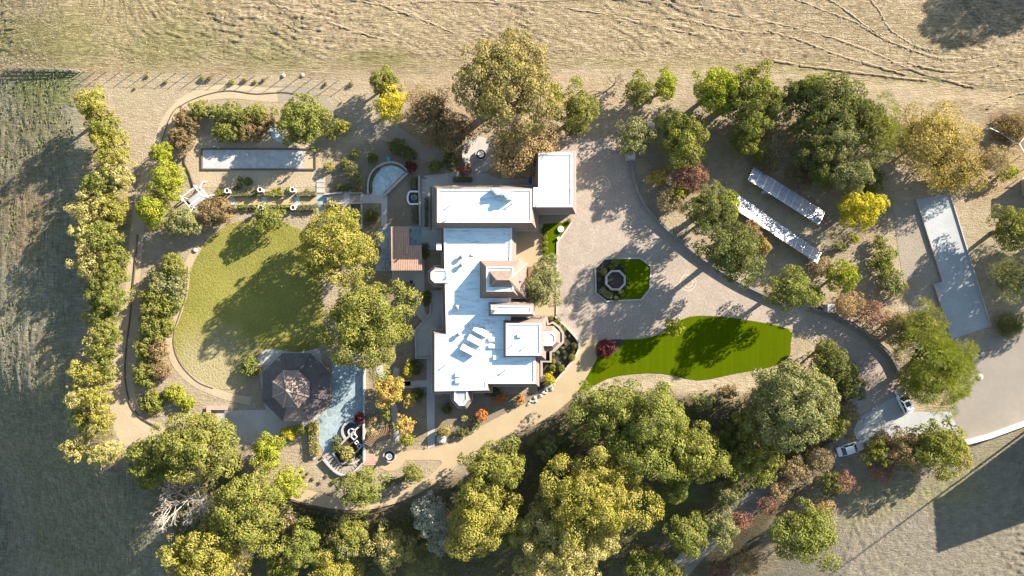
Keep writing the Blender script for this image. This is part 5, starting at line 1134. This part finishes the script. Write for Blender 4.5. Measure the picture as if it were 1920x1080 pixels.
P_('acacia_tree','olive acacia tucked between the two lime acacias','tree',1372,188,34,34,8,'green'); P_('juniper_tree','dark juniper filling the gap beside the acacias','tree',1448,196,30,34,7,'dark'); P_('juniper_tree','green juniper at the field side of the large mass','tree',1520,166,34,24,8,'green'); P_('juniper_tree','dark tree behind the pale sage crowns','tree',1608,215,40,36,8,'dark'); P_('juniper_tree','shaded tree between the sage crowns','tree',1545,328,26,26,6,'green'); P_('bare_thicket','grey tangle in the grove clearing','bush',1455,262,34,34,3.5,'tan',kind='fuzzy',dens=0.3); P_('bare_thicket','brown undergrowth left of the grove','bush',1440,305,26,22,2.2,'brown',kind='fuzzy',dens=0.5); P_('shrub','small olive shrub above the upper solar array','bush',1425,296,16,14,2.2,'olive'); P_('bare_thicket','dark brush behind the upper solar array','bush',1505,330,34,22,2.0,'brown',kind='fuzzy',dens=0.5)
P_('tamarisk_tree','feathery grey green tree in the eastern grove','tree',1646,250,46,54,9,'olive',spiky=2.2,leaf=0.24,dens=0.55)
P_('locust_tree','amber half bare tree with spreading branches','tree',1745,262,80,66,9,'amber',kind='fuzzy',dens=0.42); P_('locust_tree','lower amber tree trailing over the log','tree',1790,320,64,42,6,'amber',kind='fuzzy',dens=0.4); P_('locust_tree','pinkish bare tree near the right edge','tree',1862,300,34,30,6,'tan',kind='fuzzy',dens=0.4); P_('shrub','vivid yellow green shrub by the grey shed','bush',1888,325,20,16,3,'lime',dens=0.7)
P_('brush','rust brown brush patch behind the white pipe rail','bush',1900,240,40,26,1.4,'brown',kind='fuzzy',dens=0.6)
P_('oak_tree','green tan tree cut by the right edge','tree',1898,432,40,46,9,'olive',dens=0.8); P_('oak_tree','feathery tan tree lower on the right edge','tree',1896,520,42,46,8,'sage',spiky=1.8,leaf=0.24,dens=0.5); P_('spiky_shrub','spiky grey shrub at the parking court corner','bush',1893,610,24,20,2,'sage',spiky=2.4,leaf=0.22)
# ---- around the solar arrays and lane
P_('coyote_brush','olive brush strip left of the gravel lane','bush',1655,492,24,30,3,'olive'); P_('coyote_brush','lower olive brush strip left of the gravel lane','bush',1672,530,24,28,2.5,'sage'); P_('coyote_brush','small green brush between yellow tree and gravel lane','bush',1648,455,14,14,2,'olive'); P_('coyote_brush','tiny lime brush below the yellow tree','bush',1602,448,10,9,1.5,'lime'); P_('coyote_brush','tiny sage brush below the yellow tree','bush',1574,462,14,10,1.4,'sage')
P_('twiggy_shrub','pale twiggy shrub below the lower solar array','bush',1450,468,30,18,2.2,'tan',kind='bare',wood='bark_grey',levels=3); P_('autumn_shrub','orange tan shrub between dark oak and lower array','bush',1407,432,22,22,3.5,'autumn',kind='fuzzy',dens=0.5); P_('autumn_shrub','gold shrub right of the driveway oak','bush',1432,462,14,16,3,'amber')
P_('autumn_shrub','dry tan shrub above the elder tree','bush',1540,500,26,20,2,'tan',kind='fuzzy',dens=0.5)
P_('smoke_bush','rusty thicket along the lane wall','bush',1590,572,40,26,3.5,'autumn',kind='fuzzy',dens=0.5); P_('smoke_bush','red pink thicket along the lane wall','bush',1634,590,30,24,4,'red',kind='fuzzy',dens=0.42); P_('smoke_bush','brown thicket beside the feathery conifer','bush',1680,622,34,34,5,'tan',kind='fuzzy',dens=0.5); P_('smoke_bush','golden patch shrub above the brown thicket','bush',1682,605,22,16,5,'amber',dens=0.7)
P_('shrub','grey tan shrub between conifer and white car','bush',1702,718,24,26,3,'brown',kind='fuzzy',dens=0.5)
P_('laurel_tree','dark laurel on the inner side of the lane','tree',1560,688,42,40,7,'dark'); P_('laurel_tree','olive laurel tip near the lane gate','tree',1545,660,24,22,5,'olive'); P_('laurel_tree','dark low laurel by the lane foot','tree',1592,722,28,28,6,'dark')
P_('shrub','yellow green shrub right of the sage oak','bush',1562,800,24,26,6,'olive'); P_('dry_shrub','dry tan shrub above the silver car','bush',1588,772,26,20,3,'tan',kind='fuzzy')
P_('dry_shrub','dry straw shrub left of the silver car','bush',1535,862,32,26,3.5,'tan',kind='fuzzy',dens=0.55); P_('dry_shrub','dry straw shrub lower along the lane','bush',1492,885,32,26,3.5,'tan',kind='fuzzy',dens=0.55); P_('dry_shrub','brown straw shrub by the lane bend','bush',1462,920,24,20,3,'autumn',kind='fuzzy',dens=0.5)
P_('toyon_tree','brownish gold tree right of the silver car','tree',1690,842,36,36,6,'brown',dens=0.8); P_('toyon_tree','green small tree beside the silver car','tree',1642,846,22,26,5,'olive'); P_('toyon_tree','orange brown shrub below the car pad','tree',1650,822,20,14,3,'autumn'); P_('toyon_tree','golden flank of the car pad grove','tree',1790,850,26,36,6,'gold')
P_('plum_tree','maroon shrub in the shaded hollow','bush',1655,882,26,22,4,'red',kind='fuzzy',dens=0.5); P_('plum_tree','dusky plum shrub below the lane','bush',1578,905,30,24,4,'red',kind='fuzzy',dens=0.4); P_('plum_tree','orange plum shrub near the two tone tree','bush',1545,955,22,20,4,'autumn',kind='fuzzy',dens=0.6); P_('plum_tree','red shrub leaning over the lane','bush',1390,975,24,18,4,'red',kind='fuzzy',dens=0.5); P_('plum_tree','pink shrub at the lane upper bend','bush',1440,945,22,16,3.5,'red',kind='fuzzy',dens=0.5)
P_('plum_tree','rust shrub cut by the bottom edge','bush',1400,1055,34,26,4,'autumn',kind='fuzzy',dens=0.5); P_('plum_tree','maroon shrub near the bottom edge','bush',1350,1070,24,20,4,'red',kind='fuzzy',dens=0.5); P_('plum_tree','green shade shrub below the lane','bush',1560,908,26,20,4,'dark')
P_('ravine_tree','tan tree on the lane bank','tree',1352,990,30,32,7,'sage'); P_('ravine_tree','dark green tree in the ravine','tree',1290,1000,40,38,9,'green'); P_('ravine_tree','lime green tree at the bottom edge','tree',1208,1056,36,32,9,'green',clump=0.26); P_('ravine_tree','small tree at the bottom edge by the lane','tree',1262,1074,24,18,6,'olive')
P_('ravine_tree','sage tree beside the eastern lobe pine','tree',1385,872,24,34,7,'green'); P_('ravine_tree','golden green tree under the sage oak','tree',1428,862,40,42,8,'olive',wob=0.15); P_('ravine_tree','silver grey shrub below the sage tree','tree',1360,925,28,22,5,'sage'); P_('ravine_tree','small tree left of the sage oak','tree',1404,800,26,30,7,'gold')
P_('slope_shrub','sage round shrub under the lawn rim','bush',1318,752,20,20,3,'sage'); P_('slope_shrub','brown shrub right of the sage round shrub','bush',1362,735,20,13,2.5,'brown'); P_('slope_shrub','grey shrub against the sage oak','bush',1412,752,22,24,4,'sage',kind='fuzzy')
P_('slope_shrub','dark shrub on the ravine rim','bush',1365,825,34,26,4,'dark'); P_('slope_shrub','dark undergrowth bush beneath the broad pine','bush',1035,838,44,24,3,'dark'); P_('slope_shrub','pale flowering shrub above the golden olive tree','bush',1030,842,20,22,4,'sage')
P_('slope_shrub','dark bush between golden crown and tan tree','bush',960,985,28,50,5,'dark')
# ---- southern garden edge
P_('citrus_tree','lime green round tree left of the gazebo hedge','tree',502,848,30,34,6,'lime',clump=0.25); P_('citrus_tree','lime green round tree on the path end','tree',540,906,30,31,6,'lime',clump=0.25); P_('citrus_tree','green round tree inside the sandy path curve','tree',676,915,40,38,7,'green',clump=0.22); P_('citrus_tree','small olive tree right of the path lawn','tree',775,886,20,18,4,'olive')
P_('silver_tree','silver white tree in the shade below the path','tree',808,962,36,32,8,'silver',dens=0.7); P_('silver_tree','trailing silver foliage below the silver tree','tree',826,1005,24,34,7,'silver',dens=0.55)
P_('sage_tree','cream sage tree near the bottom edge','tree',735,1028,34,44,8,'cream',clump=0.28); P_('sage_tree','grey green feathery tree at the bottom edge','tree',795,1056,32,34,7,'sage',spiky=2.0,leaf=0.26,dens=0.6); P_('sage_tree','lime shrub tree behind the sage tree','tree',660,1000,34,34,6,'olive'); P_('sage_tree','silvery shrub under the lime shrub tree','tree',655,1022,22,26,7,'sage')
P_('oak_tree','green tree between golden oak and lime shrub','tree',570,1020,36,42,8,'green'); P_('oak_tree','gold tree cut by the bottom edge left of centre','tree',628,1066,48,40,9,'gold'); P_('oak_tree','olive tree cut by the bottom edge beside the golden oak','tree',535,1062,34,34,8,'olive')
P_('slope_shrub','grey shrub at the foot of the green olive oak','bush',545,975,16,18,2.5,'tan',kind='fuzzy'); P_('slope_shrub','dark low shrub below the path end','bush',590,985,28,16,2,'dark')
for nm, lab, x, y, rx, ry, h, s_ in (('hedge','yellow strip hedge on the gazebo side of terrace',590,805,8,0,1.4,'yellow'),): pass
P_('flowering_shrub','yellow shrub south of the gazebo','bush',542,812,14,13,1.8,'yellow'); P_('flowering_shrub','lime shrub right of the yellow shrub','bush',561,806,12,10,1.6,'lime'); P_('flowering_shrub','pale cream shrub in the water stair bed','bush',651,851,14,14,1.8,'cream')
P_('flowering_shrub','dark green shrub left of the water stair pool','bush',633,832,8,18,1.2,'dark'); P_('flowering_shrub','small lime shrub at the water stair foot','bush',629,840,7,6,1.0,'lime'); P_('flowering_shrub','dark maroon shrub above the water stair pool','bush',674,784,10,12,1.5,'maroon')
P_('persimmon_tree','large orange and green tree south of the curved walk','tree',727,734,29,28,4,'peach',clump=0.25); P_('persimmon_tree','small orange tree beside the large orange one','tree',768,750,12,15,3,'peach'); P_('persimmon_tree','orange green tree above the fountain plaza','tree',758,797,18,19,3.5,'peach'); P_('persimmon_tree','low green bush under the orange green tree','tree',764,824,15,14,2.5,'lime'); P_('persimmon_tree','slender yellow tree by the mansion corner','tree',765,692,8,16,3,'yellow')
P_('garden_shrub','dark shrub column beside the fountain walk','bush',724,775,8,16,1.5,'green'); P_('garden_shrub','tan grass clump in the garden bed','bush',698,786,9,10,1,'tan'); P_('garden_shrub','tan clump lower in the garden bed','bush',700,812,10,8,1,'cream'); P_('garden_shrub','pale shrub left of the fountain walk','bush',729,803,8,9,1,'sage')
P_('maple_shrub','bright orange shrub in the south bed','bush',903,778,12,12,2,'orange'); P_('maple_shrub','pink orange shrub below the mansion south wall','bush',936,748,12,9,1.5,'orange'); P_('maple_shrub','small orange shrub near the boulder row','bush',975,748,9,9,1.5,'orange'); P_('garden_shrub','yellow olive shrub over the largest boulder','bush',833,808,13,11,2,'amber'); P_('garden_shrub','grey shrub below the bright orange shrub','bush',892,795,10,9,1.4,'sage'); P_('garden_shrub','pale tuft on the south bed','bush',871,784,6,6,1,'cream'); P_('garden_shrub','dark shrub in the south bed shade','bush',838,768,10,8,1,'dark'); P_('garden_shrub','second dark shrub in the south bed shade','bush',925,735,16,8,1,'dark')
P_('garden_shrub','dark shrub on the slope beside the sandy path','bush',868,810,14,8,1.2,'dark')
P_('lime_shrub','bright yellow green ball at the end of foundation bed','bush',1030,711,11,12,2,'yellow'); P_('lawn_tree','single lime tree on the rim of synthetic lawn','tree',1263,614,17,17,4.5,'lime'); P_('maple_shrub','dark red maple in the mulch bed by the lawn','bush',1136,653,17,17,2.2,'maroon')
# ---- west side: the tall hedgerow
hr_ = [(176,196,32,28),(196,240,34,32),(212,285,34,34),(222,330,32,34),(190,345,34,30),(172,390,34,36),(212,395,34,32),(164,440,26,32),(196,440,32,30),(170,490,32,30),(210,500,34,36),(186,540,30,30),(214,560,28,34),(190,585,26,28),(204,625,28,30),(176,650,18,24),(196,668,20,26),(166,700,26,26),(200,705,18,24),(150,745,22,24),(184,745,26,26),(158,785,24,24),(192,790,22,26),(148,838,24,26),(198,850,28,24)]
for i, (x, y, a, b) in enumerate(hr_):
    s_ = ('gold','olive','gold','cream','green','cream','gold','cream','green','cream','olive','dark','green','olive','olive','cream','green','gold','olive','cream','gold','olive','gold','cream','cream')[i]
    P_('hedgerow_tree',(ordn(i) if i < 24 else 'last')+' '+{'gold':'golden','cream':'cream','olive':'olive','dark':'dark','green':'green'}[s_]+' tree from the top of the western hedgerow','tree',x,y,a*rnd.uniform(0.85,1.12),b*rnd.uniform(0.85,1.12),8.5-0.1*i+rnd.uniform(-1.6,1.0),s_,'trees of the western hedgerow',clump=0.21,wob=0.24)
for x, y, a, b, h, s_, lab in ((303,288,22,20,4,'lime','small lime tree at the top of the perimeter path'),(316,340,34,34,6,'lime','large lime tree left of the arbour'),(288,395,28,36,6,'lime','lime yellow tree beside the perimeter path'),(346,418,32,30,5,'sage','grey green tree below the arbour'),(405,397,34,30,4,'brown','brown olive bush covering the arbour steps'),(505,411,30,24,4.5,'green','dark green bush hanging over the lower hedge')):
    P_('orchard_tree', lab, 'tree', x, y, a, b, h, s_)
ih = [(326,500,26,24,'olive'),(334,535,20,26,'sage'),(302,530,28,28,'sage'),(290,570,30,30,'olive'),(318,570,22,26,'green'),(290,615,26,28,'green'),(312,610,16,22,'olive'),(276,655,22,24,'olive'),(296,655,20,22,'brown'),(272,700,22,26,'olive'),(298,690,18,20,'brown')]
for i, (x, y, a, b, s_) in enumerate(ih): P_('lawn_border_shrub', ordn(i)+' shrub from the top in the border between path and lawn','bush',x,y,a,b,3.2,s_,'shrubs between perimeter path and lawn')
P_('maple_shrub','salmon pink bare shrub at the lawn corner','bush',305,698,16,14,1.8,'red',kind='fuzzy'); P_('flowering_shrub','yellow lime shrub south of the lawn','bush',328,738,20,16,1.6,'lime'); P_('flowering_shrub','second yellow lime shrub south of the lawn','bush',350,756,16,14,1.6,'lime'); P_('flowering_shrub','olive ground shrub in the lawn corner','bush',285,755,24,22,1,'olive'); P_('flowering_shrub','dark bush in the gazebo shade','bush',470,690,20,18,2,'green')
ch = [(340,262,22,26,'brown'),(350,225,22,22,'brown'),(375,208,22,18,'olive'),(400,212,16,16,'sage'),(430,212,34,20,'green'),(480,218,34,20,'olive'),(430,248,36,18,'olive'),(470,248,30,18,'brown'),(495,228,20,16,'brown'),(640,238,18,14,'gold'),(620,250,14,12,'dark')]
for i, (x, y, a, b, s_) in enumerate(ch): P_('court_hedge_shrub', ordn(i)+' shrub counted clockwise in the hedge above the bocce court','bush',x,y,a,b,2.6,s_,'shrubs round the bocce court')
wb = [(745,275,18,14,'dark'),(765,288,18,12,'dark'),(700,297,11,10,'dark'),(665,288,8,8,'green'),(617,313,10,9,'gold'),(660,320,14,16,'sage'),(673,338,7,7,'olive'),(635,350,6,6,'dark'),(650,352,8,7,'dark'),(670,355,10,7,'brown'),(669,400,7,9,'green'),(648,305,10,8,'green'),(815,312,14,12,'green'),(845,300,14,18,'dark'),(772,312,12,12,'maroon')]
for i, (x, y, a, b, s_) in enumerate(wb): P_('garden_shrub', ordn(i)+' shrub of the bridge garden between fan patio and thicket','bush',x,y,a,b,1.5 if a < 12 else 2.2,s_,'shrubs of the bridge garden')
P_('maple_shrub','red maple beside the lower curved bench','bush',870,318,14,12,2.2,'red',dens=0.8); P_('garden_shrub','shaded shrub west of the mansion bay','bush',797,470,8,18,1.5,'dark'); P_('garden_shrub','shaded green shrub below the mansion bay','bush',800,560,8,18,1.5,'dark'); P_('garden_shrub','shrub in the shade of the pergola garden','bush',697,405,12,14,1.4,'dark'); P_('garden_shrub','shrub below the curved walk in shade','bush',780,688,12,14,1.2,'dark'); P_('garden_shrub','dark shrub patch right of the small orange tree','bush',785,740,12,12,1,'dark')
# ---- small clipped balls share three meshes
BALL = {}
def ball(px, py, r, sty, lab, group, name='clipped_shrub', squash=0.85):
    key = sty
    if key not in BALL: BALL[key] = crown_mesh(1.0, 1.0, 0.9, sty, 900+len(BALL), leaf=0.26, dens=1.1, clump=0.42, low=-0.6, wob=0.03)
    rm = r/10*0.86; e = empty(name, (*W(px, py, rm), Tz(*W(px, py)))); tag(e, lab, 'bush', group)
    o = link('crown', BALL[key], None, e); o.scale = (rm, rm, rm*squash); o.location = (0, 0, rm*squash*0.8); o.rotation_euler = (0, 0, rnd.uniform(0, 6))
    MB().tube([(0,0,-0.1),(0,0,rm*0.7)], [0.05,0.03], 5).build('stem', M['bark'], e)
fb = [(1034,598,5,'olive'),(1044,602,5.5,'lime'),(1050,610,6,'olive'),(1057,617,6.5,'olive'),(1058,631,4,'sage'),(1068,630,3,'sage'),(1077,648,7,'green'),(1054,653,3.5,'sage'),(1060,645,3,'sage'),(1066,653,3,'olive'),(1075,660,4,'lime'),(1059,661,5,'olive'),(1046,661,4,'sage'),(1038,666,3,'sage'),(1073,671,8,'olive'),(1059,671,4,'sage'),(1038,678,5,'lime'),(1048,682,4,'sage'),(1036,688,6.5,'olive'),(1053,692,8,'olive'),(1024,684,3.5,'sage'),(1040,695,4,'lime')]
for i, (x, y, r_, s_) in enumerate(fb): ball(x, y, r_, s_, ordn(i)+' clipped shrub from the top of the dark foundation bed', 'clipped shrubs in the foundation bed')
isl = [(1154,492,9,'green'),(1148,500,7,'green'),(1132,510,8,'green'),(1124,524,5,'dark'),(1166,500,4,'dark'),(1172,507,4,'dark'),(1178,524,4,'lime'),(1180,530,5.5,'lime'),(1175,538,4,'olive'),(1165,547,6,'gold'),(1156,560,6,'gold'),(1168,552,5,'gold'),(1158,517,3.5,'olive'),(1146,522,4,'green'),(1155,537,3,'gold')]
for i, (x, y, r_, s_) in enumerate(isl): ball(x, y, r_, s_, ordn(i)+' shrub counted downward on the octagonal driveway island', 'shrubs on the driveway island')
gs = [(1022,432,8,'dark'),(1022,446,6,'olive'),(1022,457,6,'olive'),(1022,468,6,'olive'),(1068,414,5,'gold')]
for i, (x, y, r_, s_) in enumerate(gs): ball(x, y, r_, s_, ('dark ball shrub at the head of the green strip','upper olive ball on the green strip','middle olive ball on the green strip','lower olive ball on the green strip','small golden ball by the garage corner')[i], 'ball shrubs on the green strip')
for i in range(13):
    f = i/12; x = 562+f*185; y = 949+26*math.sin(f*math.pi*0.75+0.25)-f*6-10; ball(x, y+12, 4, 'brown', ordn(i)+' small dark mound from the left below the sandy path', 'mounds below the sandy path', 'mound_shrub', 0.7)
fs_ = [(275,142,4,'olive'),(252,166,3,'olive'),(310,153,4,'sage'),(378,147,5,'olive'),(434,153,6,'lime'),(458,150,5,'olive'),(478,153,4,'olive'),(392,147,5,'brown'),(610,157,4,'brown'),(658,158,5,'brown'),(493,150,4,'brown')]
for i, (x, y, r_, s_) in enumerate(fs_): ball(x, y, r_, s_, ordn(i)+' small weed bush from the left along the wire fence', 'weed bushes along the wire fence', 'weed_bush', 0.9)
hw = [(410,358,5,'lime'),(420,362,5,'lime'),(405,365,5,'lime'),(463,357,4,'lime'),(478,357,4,'lime'),(541,355,6,'lime'),(448,348,6,'dark'),(464,340,9,'dark'),(441,353,5,'dark'),(449,335,5,'dark'),(445,391,5,'lime'),(460,392,5,'sage'),(470,391,4,'lime'),(512,392,4,'sage'),(528,392,5,'lime'),(545,391,4,'lime'),(515,357,5,'lime'),(524,354,4,'olive'),(575,358,6,'olive')]
for i, (x, y, r_, s_) in enumerate(hw): ball(x, y, r_, s_, ordn(i)+' loose shrub beside the clipped hedges of the walk', 'loose shrubs of the hedge walk', 'walk_shrub')
ts = [(565,885,3,'brown'),(577,888,3,'brown'),(570,895,4,'brown'),(587,898,4,'tan'),(600,905,4,'tan'),(612,893,4,'sage'),(625,905,5,'dark')]
for i, (x, y, r_, s_) in enumerate(ts): ball(x, y, r_, s_, ordn(i)+' tuft plant on the gravel below the gazebo hedge', 'tuft plants below the gazebo', 'tuft_plant', 0.7)
# clipped box hedges
def hedge(pts, w_, h_, sty, lab, group=None):
    PL_SEED[0] += 1; r_ = np.random.default_rng(PL_SEED[0]); cl = WP(pts); a0 = cl[0]; e = empty('clipped_hedge', (*a0, 0)); tag(e, lab, 'hedge', group)
    pos = []; nrm = []
    for i in range(len(cl)-1):
        A = np.array(cl[i])-a0; B = np.array(cl[i+1])-a0; L = np.hypot(*(B-A)); d = (B-A)/L; nn = np.array([-d[1], d[0]])
        n = int(L*(w_+2*h_)*34); u = r_.uniform(0, L, n); s_ = r_.uniform(-h_-w_/2, h_+w_/2, n); top = np.abs(s_) < w_/2
        v = np.where(top, s_, np.sign(s_)*w_/2); z = np.where(top, h_, h_-(np.abs(s_)-w_/2)); v = v+r_.normal(0, 0.07, n); z = z+r_.normal(0, 0.07, n)
        p = A[None]+d[None]*u[:, None]+nn[None]*v[:, None]; pos.append(np.column_stack([p, z]))
        m_ = np.where(top[:, None], np.array([0, 0, 1.0]), np.column_stack([np.sign(s_)[:, None]*nn[None], np.zeros(n)])); nrm.append(m_)
    pos = np.concatenate(pos); nrm = unit(np.concatenate(nrm)+r_.normal(0, 0.5, pos.shape)); n = len(pos)
    Q = leaf_quads(pos, nrm, 0.24, 0.75, r_); col = np.stack([r_.uniform(0,1,n), r_.uniform(0,1,n), np.zeros(n), np.ones(n)], -1)
    me = np_mesh('foliage', Q.reshape(-1, 3), np.arange(n*4).reshape(-1, 4), [M['leaf_'+sty]], [('leaf', 'FLOAT_COLOR', np.repeat(col, 4, 0))]); link('foliage', me, None, e)
    mb = MB(); strip_wall(mb, [(p[0]-a0[0], p[1]-a0[1]) for p in cl], w_*0.8, -0.05, h_*0.88); mb.build('twigs', M['bark'], e)
hedge([(405,367),(428,366.5)], 0.5, 0.8, 'olive', 'upper clipped hedge section nearest the arbour'); hedge([(437,366.5),(489,366)], 0.5, 0.8, 'green', 'upper clipped hedge section between first and second urn'); hedge([(497,364),(533,364)], 0.9, 0.8, 'lime', 'bright upper hedge section between second and third urn'); hedge([(559,365),(594,364)], 0.8, 0.8, 'green', 'upper clipped hedge section ending at the stepping slabs')
hedge([(438,387.5),(490,387.5)], 0.55, 0.8, 'lime', 'lower clipped hedge section between first and second urn'); hedge([(498,387.5),(550,387.5)], 0.55, 0.8, 'lime', 'lower clipped hedge section between second and third urn'); hedge([(561,390),(594,390)], 1.0, 0.9, 'dark', 'dark lower hedge section beside the stepping slabs')
hedge([(588,790),(590,812)], 1.4, 1.2, 'yellow', 'bright yellow upper half of the hedge beside the flagstone terrace'); hedge([(590,813),(592,852)], 1.4, 1.1, 'gold', 'dull golden lower half of the hedge beside the flagstone terrace')
hedge([(779,387),(780,418)], 0.9, 0.8, 'dark', 'dark hedge below the wall fountain'); hedge([(776,334),(777,356)], 0.9, 0.8, 'dark', 'dark hedge above the wall fountain'); hedge([(696,361),(696.5,342),(702,327),(712,317)], 0.35, 0.5, 'dark', 'thin dark hedge lining the curved patio wall')
hedge([(1126,540),(1134,550),(1147,555)], 1.3, 0.7, 'olive', 'bean shaped olive hedge on the driveway island'); hedge([(850,337),(886,337)], 0.9, 0.6, 'olive', 'narrow planting strip against the mansion north wall'); hedge([(800,370),(800,425)], 0.5, 0.6, 'dark', 'dark strip hedge along the mansion north wing west wall')
hedge([(720,910),(742,902),(760,895)], 0.9, 0.6, 'green', 'low green hedge inside the sandy path curve')
# shaded undergrowth on the floor of the southern wood
r_ = np.random.default_rng(77); n = 26000; X = r_.uniform(300, 1560, n); Y = r_.uniform(740, 1110, n)
wd = polydist(X, Y, [(500,925),(640,970),(800,948),(905,872),(1060,775),(1150,740),(1290,745),(1400,745),(1540,660),(1605,745),(1560,850),(1480,890),(1390,940),(1300,1040),(1250,1110),(330,1110),(320,1000),(300,900),(400,880)]); lane_d = np.abs((X-1590)*0.55+(Y-826)*0.83)
kp = (wd < -6) & (np.sin(X*0.045+Y*0.03)+np.sin(Y*0.06-X*0.02)+r_.normal(0, 0.5, n) > -0.5); X, Y = X[kp], Y[kp]; n = len(X)
x, y = (X-960)/10, (540-Y)/10; pos = np.stack([x, y, T(x, y)+r_.uniform(0.05, 0.9, n)**1.5], -1)
Q = leaf_quads(pos, unit(r_.normal(0, 0.6, (n, 3))+np.array([0, 0, 0.8])), 0.5, 0.7, r_); col = np.stack([r_.uniform(0, 1, n), r_.uniform(0, 1, n), np.zeros(n), np.ones(n)], -1)
o = link('undergrowth', np_mesh('undergrowth', Q.reshape(-1, 3), np.arange(n*4).reshape(-1, 4), [M['leaf_dark']], [('leaf', 'FLOAT_COLOR', np.repeat(col, 4, 0))])); tag(o, 'dark green undergrowth covering the floor of the southern wood', 'undergrowth', None, 'stuff')
# shade trees just beyond the frame
P_('shade_oak','dense tall oak beyond the top right corner shading the hill','tree',2185,-245,112,88,17,'dark',clump=0.16,dens=1.2,wob=0.08)
P_('shade_oak','tall oak beyond the right edge shading the concrete court','tree',2085,400,58,64,15,'dark',dens=0.9); P_('shade_oak','second oak beyond the right edge shading the concrete court','tree',2092,490,56,60,15,'dark',dens=0.9)
